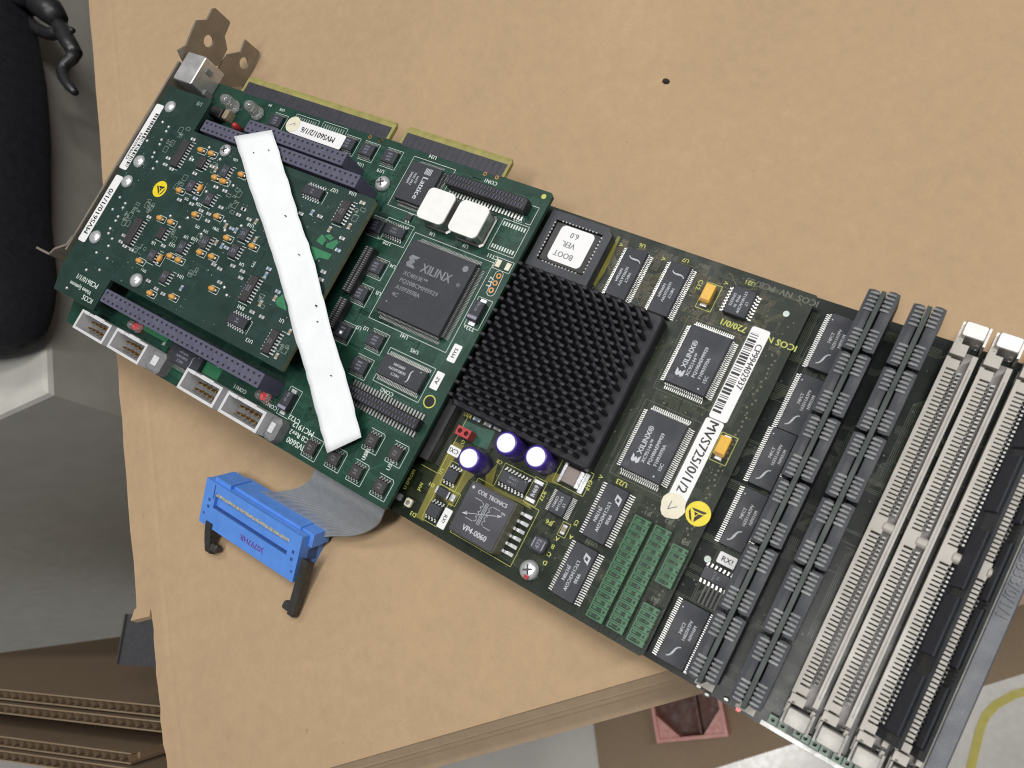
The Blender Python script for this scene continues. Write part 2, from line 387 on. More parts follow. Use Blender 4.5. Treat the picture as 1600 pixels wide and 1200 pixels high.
def screw(B, x, y, r=3.0, h=1.9, z=0.0, slot=True):
    def mk():
        mb = MB(); mb.rev(0, 0, [(r * 0.96, 0), (r, h * 0.3), (r * 0.9, h * 0.7), (r * 0.6, h), (0.1, h * 1.05)], 24, 0)
        return mb.mesh(['solder'], True, 'screw')
    o = link('screw', shared(('screw', r, h), mk), B.root, (x, y, z))
    if slot:
        s = MB(); s.cbox(0, 0, r * 1.0, 0.55, h * 1.0, h * 1.075); s.cbox(0, 0, 0.55, r * 1.0, h * 1.002, h * 1.08)
        obj('cross_recess', s, 'contact_dark', o, rot=(0, 0, 0.5))
    return o
def sticker(B, x, y, sx, sy, name='sticker', z=0.06, r=0.8, m='sticker_white', thick=0.08):
    pts = []
    for cx, cy, a0 in ((sx / 2 - r, sy / 2 - r, 0), (-sx / 2 + r, sy / 2 - r, 90), (-sx / 2 + r, -sy / 2 + r, 180), (sx / 2 - r, -sy / 2 + r, 270)):
        for k in range(5):
            a = math.radians(a0 + k * 22.5); pts.append((cx + r * math.cos(a), cy + r * math.sin(a)))
    return obj(name, MB().prism(pts, z, z + thick), m, B.root, (x, y, 0))
def pin_header(B, x, y, cols, rows, pitch, h, z0=0.0, name='pin_socket', colx=None):
    """female stacking header seen from above: violet body with dark square holes"""
    L, W = cols * pitch + 0.6, rows * pitch
    b = MB(); b.chip(0, 0, L, W, z0, h, 0.02, 0.18, 0)
    o = obj(name, b, ['header_violet'], B.root, (x, y, 0))
    hm = MB()
    for i in range(cols):
        for j in range(rows):
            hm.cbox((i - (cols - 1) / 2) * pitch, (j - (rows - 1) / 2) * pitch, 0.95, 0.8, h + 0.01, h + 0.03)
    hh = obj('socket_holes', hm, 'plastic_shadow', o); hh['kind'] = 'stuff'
    return o
def traces(B, x0, x1, y0, y1, n, mb, w=0.22, step=0.55, lens=(5, 26), z=0.012, bundle=(1, 6)):
    r = B.rng
    for _ in range(n):
        x, y = r.uniform(x0, x1), r.uniform(y0, y1); ax = r.random() < 0.5; nb = r.randint(*bundle); L1, L2 = r.uniform(*lens), r.uniform(*lens); j = r.choice((-1, 1)) * r.uniform(1, 4)
        for k in range(nb):
            o = k * step
            if ax: pts = [(x, y + o), (x + L1, y + o), (x + L1 + abs(j), y + o + j), (x + L1 + abs(j) + L2 * .4, y + o + j)]
            else: pts = [(x + o, y), (x + o, y + L1), (x + o + j, y + L1 + abs(j)), (x + o + j, y + L1 + abs(j) + L2 * .4)]
            for p, q in zip(pts, pts[1:]):
                if all(x0 <= a[0] <= x1 and y0 <= a[1] <= y1 for a in (p, q)): mb.seg(*p, *q, w, z)
def vias(B, x0, x1, y0, y1, n, mb, r=(0.22, 0.4), z=0.02):
    for _ in range(n): mb.disc(B.rng.uniform(x0, x1), B.rng.uniform(y0, y1), B.rng.uniform(*r), z, 7)
def swoosh(scale, x, y, rot):
    """integral-sign maker's mark"""
    def f(mb, z):
        pts = []
        for k in range(13):
            t = -1 + k / 6; px = t * 1.5; py = 0.55 * math.sin(t * 2.2) ; pts.append((px, py))
        c, s = math.cos(math.radians(rot)), math.sin(math.radians(rot))
        q = [(x + (a * c - b * s) * scale, y + (a * s + b * c) * scale) for a, b in pts]
        for k, (p, n) in enumerate(zip(q, q[1:])): mb.seg(*p, *n, scale * (0.16 + 0.22 * (1 - abs(k - 5.5) / 6)), z)
    return f
def sigma_logo(scale, x, y, rot):
    U = [(0.2, 1), (1, 1), (0.72, .74), (0.52, .74), (0.74, .5), (0.52, .26), (0.72, .26), (1, 0), (0.2, 0), (0, .28), (0.22, .5), (0, .72)]
    def f(mb, z):
        c, s = math.cos(math.radians(rot)), math.sin(math.radians(rot))
        mb.flat([(x + ((a - .5) * c - (b - .5) * s) * scale, y + ((a - .5) * s + (b - .5) * c) * scale) for a, b in U], z)
    return f
def flag_logo(scale, x, y, rot):
    def f(mb, z):
        c, s = math.cos(math.radians(rot)), math.sin(math.radians(rot))
        for U in ([(0, 0), (0.35, 0), (0.75, 1), (0.4, 1)], [(0.35, 0), (0.95, 0), (1.05, 0.25), (0.45, 0.25)], [(0.62, 0.72), (1.35, 0.72), (1.6, 1), (0.75, 1)], [(0.95, 0.25), (1.2, 0.25), (1.38, 0.72), (1.13, 0.72)]):
            mb.flat([(x + ((a - .7) * c - (b - .5) * s) * scale, y + ((a - .7) * s + (b - .5) * c) * scale) for a, b in U], z)
    return f
def logos(*fs):
    def f(mb, z):
        for g in fs: g(mb, z)
    return f
def esd_sticker(B, x, y, r, rot, z=0.06):
    o = obj('warning_sticker', MB().cyl(0, 0, r, z, z + 0.08, 28), 'sticker_yellow', B.root, (x, y, 0), rot=(0, 0, math.radians(rot)))
    m = MB(); zz = z + 0.10
    m.flat([(-0.55 * r, -0.45 * r), (0.0, 0.72 * r), (0.12 * r, 0.45 * r), (-0.28 * r, -0.30 * r)], zz)
    m.flat([(0.18 * r, 0.42 * r), (0.66 * r, -0.45 * r), (0.25 * r, -0.32 * r), (0.05 * r, 0.05 * r)], zz)
    m.flat([(-0.5 * r, -0.56 * r), (0.62 * r, -0.56 * r), (0.30 * r, -0.72 * r), (-0.25 * r, -0.72 * r)], zz)
    m.flat([(-0.22 * r, -0.28 * r), (0.02 * r, 0.02 * r), (0.16 * r, -0.28 * r)], zz)
    obj('symbol', m, 'print_black', o); return o
def poly_px(zn, pts, z): return [at(zn, x, y, z) for x, y in pts]
from mathutils.geometry import tessellate_polygon
def PU(px, py, u):
    """photo pixel -> (y, z) on the upright plane x = u"""
    d = R3.transposed() @ Vector(((px - 800) / FPX, (py - 600) / FPX, 1.0)); s = (u - CP.x) / d.x; p = CP + s * d
    return (p.y, p.z)
def atU(zn, X, Y, u):
    o = ZN[zn]; return PU(o[0] + X / o[2], o[1] + Y / o[2], u)
def plate(mb, outer, holes, f0, f1, mi=0):
    """sheet with holes: f0/f1 map (a, b) to the 3-D points of its two faces"""
    loops = [outer] + holes
    tri = tessellate_polygon([[Vector((a, b, 0)) for a, b in L] for L in loops])
    flatp = [p for L in loops for p in L]; n = len(flatp); base = len(mb.v)
    mb.v += [tuple(f0(*p)) for p in flatp] + [tuple(f1(*p)) for p in flatp]
    for t in tri:
        mb.f.append((base + t[0], base + t[1], base + t[2])); mb.f.append((base + n + t[2], base + n + t[1], base + n + t[0])); mb.mi += [mi, mi]
    k = 0
    for L in loops:
        for i in range(len(L)):
            j = (i + 1) % len(L); mb.f.append((base + k + i, base + k + j, base + n + k + j, base + n + k + i)); mb.mi.append(mi)
        k += len(L)
    return mb
def fixn(o):
    bm = bmesh.new(); bm.from_mesh(o.data); bmesh.ops.recalc_face_normals(bm, faces=bm.faces); bm.to_mesh(o.data); bm.free(); return o
def circ(cx, cy, rx, ry=None, n=20): return [(cx + rx * math.cos(2 * math.pi * i / n), cy + (ry or rx) * math.sin(2 * math.pi * i / n)) for i in range(n)]
R45 = math.radians(45)
ZC = -21.0                                     # cardboard surface relative to the carrier card's top face
# =================================================================== the setting
fl = MB(); fl.flat([(-4000, -4000), (4000, -4000), (4000, 4000), (-4000, 4000)], 0)
floor = obj('floor', fl, 'floor_tile'); floor['kind'] = 'structure'
ZFL = -ZF
def tape(pxs, w, label):
    pts = [P(x, y, ZFL) for x, y in pxs]; mb = MB()
    L, Rr = [], []
    for k, p in enumerate(pts):
        a, b = pts[max(k - 1, 0)], pts[min(k + 1, len(pts) - 1)]; dx, dy = b[0] - a[0], b[1] - a[1]; l = math.hypot(dx, dy)
        L.append((p[0] - dy / l * w / 2, p[1] + dx / l * w / 2)); Rr.append((p[0] + dy / l * w / 2, p[1] - dx / l * w / 2))
    loops = [[(*L[k], 0.4), (*Rr[k], 0.4), (*Rr[k], 1.0), (*L[k], 1.0)] for k in range(len(pts))]
    mb.loft(loops); return tag(fixn(obj('floor_tape', mb, 'floor_tape')), label, 'floor tape', 'yellow tape lines on the floor')
tape([(1500, 800), (1556, 905), (1572, 945), (1590, 995), (1612, 1060)], 8.5, 'straight yellow tape line crossing the brown sheet at right')
tape([(1640, 1070), (1585, 1085), (1556, 1101), (1540, 1118), (1531, 1140), (1524, 1170), (1514, 1210), (1500, 1260)], 8.5, 'curved yellow tape line on the pale floor, lower right corner')
tape([(50, 1225), (84, 1196), (120, 1165), (160, 1130)], 8.5, 'short yellow tape line on the floor below the upright cardboard sheets')

# brown sheet lying on the floor
fs = MB(); fs.prism([P(928, 1120, ZFL), P(945, 1254, ZFL), P(1232, 1164, ZFL), P(1512, 1079, ZFL), P(1800, 990, ZFL), P(1650, 600, ZFL)], 1.5, 5.5)
tag(obj('cardboard_sheet', fs, 'cardboard_old'), 'flat brown cardboard sheet lying on the floor under the pink tray', 'cardboard')
# pink tray on that sheet
tq = [P(x, y, ZFL + 30) for x, y in ((1017, 1104), (1126, 1092), (1146, 1143), (1032, 1163))]
tx = sum(p[0] for p in tq) / 4; ty = sum(p[1] for p in tq) / 4
ang = math.atan2(tq[1][1] - tq[0][1], tq[1][0] - tq[0][0])
tl = math.hypot(tq[1][0] - tq[0][0], tq[1][1] - tq[0][1]); tw = math.hypot(tq[3][0] - tq[0][0], tq[3][1] - tq[0][1]) * 0.98
up_ = ((tq[0][0] - tq[3][0]) * .35, (tq[0][1] - tq[3][1]) * .35); tx += up_[0]; ty += up_[1]; tw *= 1.7
tr = thing('plastic_tray', 'open pink plastic tray with dark red inside on the floor', 'tray', (tx, ty, 5.6), rot=(0, 0, ang))
m = MB(); a, b = tl / 2, tw / 2
plate(m, [(-a, -b), (a, -b), (a, b), (-a, b)], [[(-a + 4, -b + 4), (a - 4, -b + 4), (a - 4, b - 4), (-a + 4, b - 4)]], lambda p, q: (p, q, 0), lambda p, q: (p, q, 32))
fixn(obj('rim', m, 'pink_plastic', tr))
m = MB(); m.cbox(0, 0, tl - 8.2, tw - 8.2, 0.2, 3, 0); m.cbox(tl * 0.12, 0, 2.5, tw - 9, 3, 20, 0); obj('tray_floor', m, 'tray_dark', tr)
for sx_, sy_ in ((-1, -1), (1, -1)):
    m = MB(); c = (sx_ * (a - 4.1), sy_ * (b - 4.1)); k1, k2 = 24, 26
    m.prism([c, (c[0] - sx_ * k1, c[1]), (c[0], c[1] - sy_ * k2)], 3.1, 29); m.cyl(c[0] - sx_ * 8, c[1] - sy_ * 5, 3.2, 29.05, 31, 12)
    obj('corner_gusset', m, 'pink_plastic', tr)

# cardboard box carrying the cards (room axes are turned 45 degrees against the cards)
box = thing('cardboard_box', 'large brown cardboard box whose top carries the circuit boards', 'cardboard box', (0, 0, 0), rot=(0, 0, R45))
ZT = ZF + ZC
def zpan(r, s):
    z = 0.0
    if r < -79: z -= (-79 - r) * 0.10
    z -= 0.35 * math.exp(-((r + 79) / 1.3) ** 2) + 0.16 * math.exp(-((r + 68 + s * 0.01) / 3) ** 2)
    e = max(0.0, 1 - max(0, r + 86) / 60); z += 0.22 * e * math.sin(s / 31.0 + r * 0.06)
    f_ = max(0.0, 1 - (258.5 - s) / 45); z -= 2.2 * f_ * f_
    return min(z, 0.0)
def panel(mb, rs, ss, zf, th, edge=None):
    n = len(rs); base = len(mb.v)
    jit = random.Random(3)
    for s_ in ss:
        for k, r_ in enumerate(rs):
            rr = r_ + (edge(s_) if (edge and k == 0) else 0); mb.v.append((rr, -s_, zf(rr, s_)))
    for s_ in ss:
        for k, r_ in enumerate(rs):
            rr = r_ + (edge(s_) if (edge and k == 0) else 0); mb.v.append((rr, -s_, zf(rr, s_) - th))
    N = n * len(ss)
    for i in range(len(ss) - 1):
        for k in range(n - 1):
            q = (base + i * n + k, base + (i + 1) * n + k, base + (i + 1) * n + k + 1, base + i * n + k + 1)
            mb.f.append(q); mb.mi.append(0); mb.f.append(tuple(reversed([x + N for x in q]))); mb.mi.append(0)
    for i in range(len(ss) - 1):
        for k in (0, n - 1):
            q = (base + i * n + k, base + (i + 1) * n + k, base + (i + 1) * n + k + N, base + i * n + k + N); mb.f.append(q); mb.mi.append(1)
    for k in range(n - 1):
        for i in (0, len(ss) - 1):
            q = (base + i * n + k, base + i * n + k + 1, base + i * n + k + 1 + N, base + i * n + k + N); mb.f.append(q); mb.mi.append(1)
er = random.Random(11); EJ = {}
def ejit(s_): return EJ.setdefault(round(s_, 2), er.uniform(-0.5, 0.5))
mb = MB(); rs = [-86, -83, -81, -80, -79, -78, -77, -74, -71, -69, -67, -64, -58, -48, -30, 0, 40, 100, 250, 700]
ss = [-700, -500, -350] + [-300 + 12 * k for k in range(40)] + [182, 188.9] + [192 + 4 * k for k in range(16)] + [255, 258.5]
ss = sorted(set(ss))
panel(mb, rs, ss, zpan, 4.0, lambda s_: ejit(s_) if s_ > 188 else 0)
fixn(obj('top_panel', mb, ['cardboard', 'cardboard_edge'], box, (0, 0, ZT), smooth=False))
mb = MB(); panel(mb, [-93.5, -91, -88.5, -86.0], [s_ for s_ in ss if s_ <= 188.95], zpan, 3.6, lambda s_: ejit(s_) * (1 if s_ > 60 else .4))
fixn(obj('edge_flap', mb, ['cardboard', 'cardboard_edge'], box, (0, 0, ZT)))
mb = MB(); mb.loft([[(-94.5, -186, -1.6), (-95.5, -190.2, -0.2), (-86.3, -191.2, 0.4), (-86.2, -187.0, -0.9)], [(-94.5, -186, -3.4), (-94.3, -191.2, -2.2), (-86.3, -192.0, -1.4), (-86.2, -187.0, -3.6)]])
fixn(obj('torn_edge', mb, 'cardboard', box, (0, 0, ZT)))
for k, (se, z0, r0) in enumerate(((261.2, -5.2, -70), (262.6, -9.4, -64), (267.2, -13.5, -64))):
    mb = MB(); panel(mb, [r0, -20, 20, 60, 120, 700], [100, 180, 220, 236, se - 8, se - 2.5, se], lambda r, s, se=se: -max(0, (s - 232) / 40) ** 2 * 2.4 + 0.5 * math.sin(r / 37 + se), 3.6)
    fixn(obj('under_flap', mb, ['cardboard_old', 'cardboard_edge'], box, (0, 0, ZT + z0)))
hw = (700 + 84) / 2
for nm, x0, x1, y0, y1 in (('side_wall', -84, -80, -252, 700), ('side_wall', 690, 694, -252, 700), ('front_wall', -79.9, 689.9, -252, -248), ('back_wall', -79.9, 689.9, 696, 700)):
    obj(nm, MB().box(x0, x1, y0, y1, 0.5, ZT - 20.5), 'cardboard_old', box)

# grey cabinet at the left
cab = thing('cabinet', 'grey painted metal cabinet beside the cardboard box at left', 'cabinet', (0, 0, 0.3), rot=(0, 0, R45))
ZCAB = ZF - 100
mb = MB()
def rring(x0, x1, y0, y1, d, z): return [(x0 + d, y0 + d, z), (x1 - d, y0 + d, z), (x1 - d, y1 - d, z), (x0 + d, y1 - d, z)]
mb.loft([rring(-900, -214, -24.7, 800, 0, 0), rring(-900, -214, -24.7, 800, 0, ZCAB - 4), rring(-900, -214, -24.7, 800, 1.2, ZCAB - 1.2), rring(-900, -214, -24.7, 800, 4, ZCAB)]); obj('body', mb, 'grey_paint', cab)

# black bag on the cabinet
zb = -100
out = [(-420, -260), (-100, -190), (10, -60), (22, 20), (36, 90), (43, 190), (39, 300), (42, 365), (50, 420), (46, 470), (33, 518), (0, 545), (-110, 570), (-300, 500), (-420, 200)]
def blob(zz, k):
    ps = [P(x, y, -72) for x, y in out]; cx = sum(p[0] for p in ps) / len(ps); cy = sum(p[1] for p in ps) / len(ps)
    return [(cx + (x - cx) * k, cy + (y - cy) * k, zz + ZF) for x, y in ps]
mb = MB(); mb.loft([blob(-99.6, 0.93), blob(-90, 0.985), blob(-72, 1.0), blob(-52, 0.975), blob(-35, 0.90), blob(-24, 0.74), blob(-19, 0.45)][:])
bag = fixn(obj('bag', mb, 'bag_cloth', smooth=True)); tag(bag, 'black cloth bag lying on the grey cabinet', 'bag')
md = bag.modifiers.new('s', 'SUBSURF'); md.levels = 2; md.render_levels = 2
# strap buckle
bk = thing('strap_buckle', 'black snap hook and strap hanging off the black bag', 'buckle', (*P(80, 60, -88), ZF - 88))
bx, by = P(80, 60, -88)
def bp_(x, y, dz=0): q = P(x, y, -88 + dz); return (q[0] - bx, q[1] - by, dz)
mb = MB(); mb.tube([bp_(66 + 27 * math.cos(t) * 0.95 + 4 * math.sin(t), 34 + 17 * math.sin(t) + 9 * math.cos(t)) for t in [i * math.pi / 9 for i in range(19)]], 4.2, 10); obj('ring', mb, 'buckle_black', bk, smooth=True)
mb = MB(); mb.tube([bp_(50, 0, 6), bp_(62, 6, 5), bp_(80, 18, 4), bp_(92, 32, 2)], [7, 8.5, 9, 6.5], 10); mb.tube([bp_(84, 26), bp_(96, 46), bp_(107, 66), bp_(118, 84)], [4, 5.6, 5.4, 4.6], 10); obj('snap_body', mb, 'buckle_black', bk, smooth=True)
mb = MB(); mb.tube([bp_(118, 82), bp_(112, 92), bp_(102, 100), bp_(97, 110), bp_(100, 122), bp_(108, 134), bp_(118, 145)], [4.4, 4.2, 4.0, 3.9, 3.7, 3.4, 2.2], 10); obj('hook', mb, 'buckle_black', bk, smooth=True)
mb = MB(); mb.tube([bp_(108, 50), bp_(112, 47), bp_(115, 48)], [1.2, 2.4, 1.6], 8); obj('thumb_knob', mb, 'buckle_black', bk, smooth=True)
mb = MB(); mb.tube([bp_(-30, -60, 22), bp_(0, -30, 20), bp_(30, -8, 14), bp_(52, 8, 5)], [9, 9, 8, 5], 8); obj('strap', mb, 'bag_cloth', bk, smooth=True)

# cardboard sheets standing on edge, lower left
ang = math.radians(26.4); dx, dy = math.cos(ang), math.sin(ang)
for k, (px, py, ofs, L1, lab) in enumerate(((0, 1076, 0, 170, 'rear upright cardboard sheet, nearest the grey cabinet'), (0, 1098, 0, 175, 'second upright cardboard sheet counted from the grey cabinet'),
                               (0, 1149, 0, 112, 'shorter upright cardboard sheet ending before the big box'), (0, 1171, 0, 170, 'front upright cardboard sheet next to the pale floor'))):
    x, y = P(px, py, -200)
    H = 654; th = 6.4; lean = math.radians(6); x -= dy * H * math.sin(lean); y += dx * H * math.sin(lean)
    sh = thing('cardboard_sheet', lab, 'cardboard', (x, y, 1.5), 'cardboard sheets standing on edge', rot=(lean, 0, ang))
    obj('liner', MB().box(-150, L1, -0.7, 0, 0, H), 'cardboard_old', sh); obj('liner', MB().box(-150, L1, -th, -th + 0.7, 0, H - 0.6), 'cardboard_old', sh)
    m = MB(); n = int((150 + L1) / 1.5); pts = []
    for i in range(n + 1):
        xx = -150 + i * (150 + L1) / n; pts.append((xx, -th / 2 + (th / 2 - 0.9) * math.sin(i * math.pi / 2.3)))
    for p, q in zip(pts, pts[1:]): m.add([(p[0], p[1], H - 60), (q[0], q[1], H - 60), (q[0], q[1], H - 0.4), (p[0], p[1], H - 0.4)], [(0, 1, 2, 3)])
    m.box(-149.5, L1 - 0.5, -th + 0.75, -0.75, 0.2, H - 8)
    obj('fluting', m, 'cardboard_edge', sh)
# dusky plastic sleeve standing between sheets and box
x, y = P(222, 1000, -180)
ps = thing('plastic_sleeve', 'dull grey plastic sleeve beside the torn box edge', 'sleeve', (x, y, 0.5), rot=(0, 0, ang))
m = MB(); m.box(-16, 18, -15, 14.5, 0, 668); m.box(-17, -16.01, -15, 14.5, 0, 669.5); obj('sleeve_body', m, 'sleeve_plastic', ps)
# crumb on the box top
x, y = P(1041, 128, ZC)
m = MB(); m.rev(0, 0, [(1.0, 0), (1.25, 0.5), (0.8, 1.2), (0.1, 1.4)], 7); cr = obj('crumb', m, 'crumb', None, (x, y, ZT + 0.02)); cr.scale = (1.2, 0.8, 1); tag(cr, 'tiny black crumb on the bare cardboard above the boards', 'crumb')
# =================================================================== carrier card
Z1, ZD, Z2, Z3 = 0.0, 11.0, -9.0, -15.0
carrier = thing('carrier_card', 'long green expansion card with gold-edged bus fingers under the smaller board', 'circuit board', (0, 0, ZF + Z1))
C = Board(carrier, Z1)
UR, VB = 153.0, 116.7
m = MB(); m.prism([(-24, 0), (UR - 1, 0), (UR, -1), (UR, -VB + 1), (UR - 1, -VB), (-20, -VB), (-24, -VB + 14)], -1.6, -0.02)
obj('circuit_board', m, 'pcb_carrier', carrier)
for x0, x1, n in ((0, 80.5, 31), (85.7, 132.7, 18)):
    m = MB(); m.loft([[(x0, -0.01, -1.6), (x1, -0.01, -1.6), (x1, -0.01, -0.03), (x0, -0.01, -0.03)], [(x0, 6.0, -1.6), (x1, 6.0, -1.6), (x1, 6.0, -0.03), (x0, 6.0, -0.03)], [(x0 + 0.8, 7.3, -1.25), (x1 - 0.8, 7.3, -1.25), (x1 - 0.8, 7.3, -0.4), (x0 + 0.8, 7.3, -0.4)]])
    e = fixn(obj('edge_connector', m, 'pcb_bare', carrier))
    m = MB()
    m.box(x0 + 1.3, x1 - 1.3, -0.6, 4.7, -0.02, 0.015, 1)
    for k in range(n): m.cbox(x0 + (x1 - x0) / 2 + (k - (n - 1) / 2) * 2.51, 2.1, 2.12, 5.2, 0.0, 0.05)
    o = obj('contacts', m, ['contact_dark', 'chip_black'], e); o['kind'] = 'stuff'
# metal shell connector at the bracket
qx, qy, qsx, qsy = quad('j', ((320, 485), (490, 525), (350, 795), (185, 725)), 11.5)
m = MB(); m.chip(qx, qy, qsx, qsy, 0.3, 11.5, 0.0, 0.5); o = obj('metal_connector', m, 'block_metal', carrier)
m = MB(); m.box(qx + qsx / 2 + 0.02, qx + qsx / 2 + 0.5, qy + qsy * 0.1, qy + qsy * 0.25, 5.5, 8.5); m.box(qx + qsx / 2 + 0.02, qx + qsx / 2 + 0.9, qy - qsy * 0.5, qy - qsy * 0.32, 0.3, 4.5); obj('shell_spring', m, 'housing_grey', o)
m = MB(); m.seg(qx - qsx * 0.12, qy - qsy * 0.28, qx + qsx * 0.02, qy + qsy * 0.22, 0.35, 11.52); obj('scratch', m, 'solder', o)
# clear indicator lamps
for (bxp, byp) in ((366, 168), (403, 178)):
    x, y = P(bxp, byp, 0.5)
    m = MB(); m.rev(0, 0, [(2.9, 0.2), (2.9, 1.2), (2.5, 1.3), (2.5, 5.2), (2.2, 6.6), (1.4, 7.6), (0.1, 7.9)], 24)
    o = obj('indicator_lamp', m, 'led_clear', carrier, (x, y, 0), smooth=True)
    m = MB(); m.cyl(0, 0, 1.1, 1.4, 3.2, 10); m.box(-0.4, 0.4, -0.9, 0.9, 3.2, 4.4); obj('lamp_core', m, 'led_core', o)
    C.silk.add([], [])
for zn, X, Y, in (('l', 845, 380), ('m', 1165, 455)):
    x, y = at(zn, X, Y, 4)
    m = MB(); m.rev(0, 0, [(2.2, 0.2), (2.2, 1.0), (1.75, 1.1), (1.75, 4.0), (1.4, 5.0), (0.1, 5.5)], 20); o = obj('indicator_lamp', m, 'led_clear', carrier, (x, y, 0), smooth=True); o['label'] = 'clear lamp with red core'
    m = MB(); m.rev(0, 0, [(0.8, 1.2), (0.8, 2.6), (0.5, 3.2), (0.1, 3.4)], 12); obj('lamp_core', m, 'led_red', o, smooth=True)
x, y = at('i', 505, 790, 3); m = MB(); m.rev(0, 0, [(1.3, 0.3), (1.3, 4.2), (0.9, 5.2), (0.1, 5.5)], 14); obj('indicator_lamp', m, 'red_plastic', carrier, (x, y, 0), smooth=True)
x, y = at('i', 190, 560, 3); m = MB(); m.chip(0, 0, 7, 4.5, 0.2, 4.0, 0.1, 0.4); obj('crystal', m, 'chip_brown', carrier, (x, y, 0))
x, y = at('i', 350, 600, 3); m = MB(); m.chip(0, 0, 2.6, 4.5, 0.2, 4.2, 0.1, 0.5); obj('crystal', m, 'smd_tan', carrier, (x, y, 0))
# stacking sockets
for pl, pr_, cols, zt in ((('X', 318, 199), ('X', 557, 279), 32, 11.9), (('X', 388, 197), ('X', 535, 247), 20, 11.9), (('X', 163, 463), ('X', 405, 592), 32, 11.9)):
    a_ = at(*pl, zt); b_ = at(*pr_, zt); pit = math.hypot(b_[0] - a_[0], b_[1] - a_[1]) / (cols - 0.6)
    pin_header(C, (a_[0] + b_[0]) / 2, (a_[1] + b_[1]) / 2, cols, 2, pit, zt, 0.1)
# shrouded grey pin headers along the lower edge
def shroud(zn, pts, zt=8.0, npin=5):
    cx, cy, sx, sy = quad(zn, pts, zt); sy = min(sy, 9.0)
    o = link('shrouded_header', None, carrier, (cx, cy, 0)); 
    m = MB(); a, b = sx / 2, sy / 2
    plate(m, [(-a, -b), (a, -b), (a, b), (-a, b)], [[(-a + 1.1, -b + 1.0), (a - 1.1, -b + 1.0), (a - 1.1, b - 1.0), (-a + 1.1, b - 1.0)]], lambda p, q: (p, q, 0.2), lambda p, q: (p, q, zt))
    bpy.data.objects.remove(o)
    o = fixn(obj('shrouded_header', m, 'shroud_grey', carrier, (cx, cy, 0)))
    m = MB(); m.cbox(0, 0, sx - 2.25, sy - 2.05, 0.3, 1.4); obj('header_floor', m, 'shroud_inner', o)
    m = MB()
    for i in range(npin):
        for j in (-1, 1): m.cbox((i - (npin - 1) / 2) * 2.35 + sx * 0.06, j * 1.25, 0.62, 0.62, 1.41, 6.3)
    obj('header_pins', m, 'gold_pin', o)
    m = MB(); m.cbox(sx * 0.08, b - 0.35, sx * 0.32, 1.4, zt + 0.01, zt + 0.12); m.cbox(-sx * 0.30, b - 0.5, sx * 0.14, 1.2, zt + 0.01, zt + 0.3); obj('key_tab', m, 'shroud_grey', o)
    return cx, cy, sx, sy
hs = [shroud('F', ((260, 230), (505, 360), (425, 520), (175, 385))), shroud('F', ((545, 385), (805, 520), (725, 690), (460, 550))),
      shroud('F', ((1130, 720), (1440, 880), (1335, 1055), (1045, 880))), shroud('m', ((775, 405), (1255, 670), (1110, 945), (640, 650)))]
for (h0, h1, ext) in ((hs[0], hs[1], 7.5), (hs[2], hs[3], 5.2)):
    x0, x1 = h0[0] + h0[2] / 2 + 0.06, h1[0] - h1[2] / 2 - 0.06; yy = (h0[1] + h1[1]) / 2
    obj('header_base', MB().box(x0, x1, yy - 4.2, yy + 4.2, 0.05, 5.0), 'housing_grey', carrier)
    x0 = h1[0] + h1[2] / 2 + 0.06
    m = MB(); m.chip(x0 + ext / 2, h1[1], ext, 8.4, 0.05, 5.0, 0.0, 1.2); o = obj('header_base', m, 'housing_grey', carrier)
    obj('polarising_key', MB().box(x0 + ext * .35, x0 + ext * .75, h1[1] - 1.6, h1[1] + 2.0, 5.02, 5.7), 'shroud_grey', o)
# chips of the carrier card
def ssop(zn, X, Y, sx=6.4, sy=5.0, lines=('SSCT', '16245', 'A5SR'), n=10, body='chip_black'):
    x, y = at(zn, X, Y, 1.4); chip(C, x, y, sx, sy, 1.5, 'v', n, sx / (n + 0.6), 0.9, body, 'lead_dull', lines, 0.95, 180, 'print_violet', dot=False)
    C.silk.seg(x - sx / 2 - .4, y + sy / 2 + 1.3, x + sx / 2 + .6, y + sy / 2 + 1.3, .16, .03); C.silk.seg(x + sx / 2 + .6, y + sy / 2 + 1.3, x + sx / 2 + .6, y - sy / 2 - 1.3, .16, .03); C.silk.seg(x - sx / 2, y - sy / 2 - 1.3, x + sx / 2 + .6, y - sy / 2 - 1.3, .16, .03)
ssop('D', 480, 470); ssop('D', 1080, 660); ssop('D', 1240, 712); ssop('D', 1430, 772)
ssop('I', 245, 300); ssop('I', 112, 520); ssop('I', 240, 915); ssop('I', 110, 1125); ssop('G', 1035, 90); ssop('X', 586, 352)
x, y = at('H', 190, 960, 1.5); chip(C, x, y, 9, 4.2, 1.6, 'v', 8, 1.1, 1.1, lines=('74F244', 'D9931'), tsize=1.0, rot=180, tmat='print_grey'); C.silk.rect(x, y, 12, 8.4, .16, .03)
x, y = at('H', 310, 848, 1.0); chip(C, x, y, 2.6, 2.4, 1.0, 'v', 2, 1.2, 0.7, dot=False)
for X, Y in ((484, 699), (521, 716), (580, 688), (617, 708), (555, 737), (593, 760)):
    x, y = P(X, Y, 1.5); chip(C, x, y, 4.7, 4.4, 1.6, 'v', 4, 1.15, 1.0, 'chip_brown', 'lead_dull', ('IOR', '7303'), 0.85, 180, 'print_grey', dot=False)
    C.silk.seg(x - 3, y + 3.7, x + 2.6, y + 3.7, .18, .03); C.silk.seg(x + 2.6, y + 3.7, x + 3.2, y + 3.0, .18, .03); C.silk.seg(x + 3.2, y + 3.0, x + 3.2, y - 3.7, .18, .03); C.silk.seg(x - 3, y - 3.7, x + 3.2, y - 3.7, .18, .03); C.silk.seg(x - 3, y - 3.7, x - 3, y - 2.5, .18, .03)
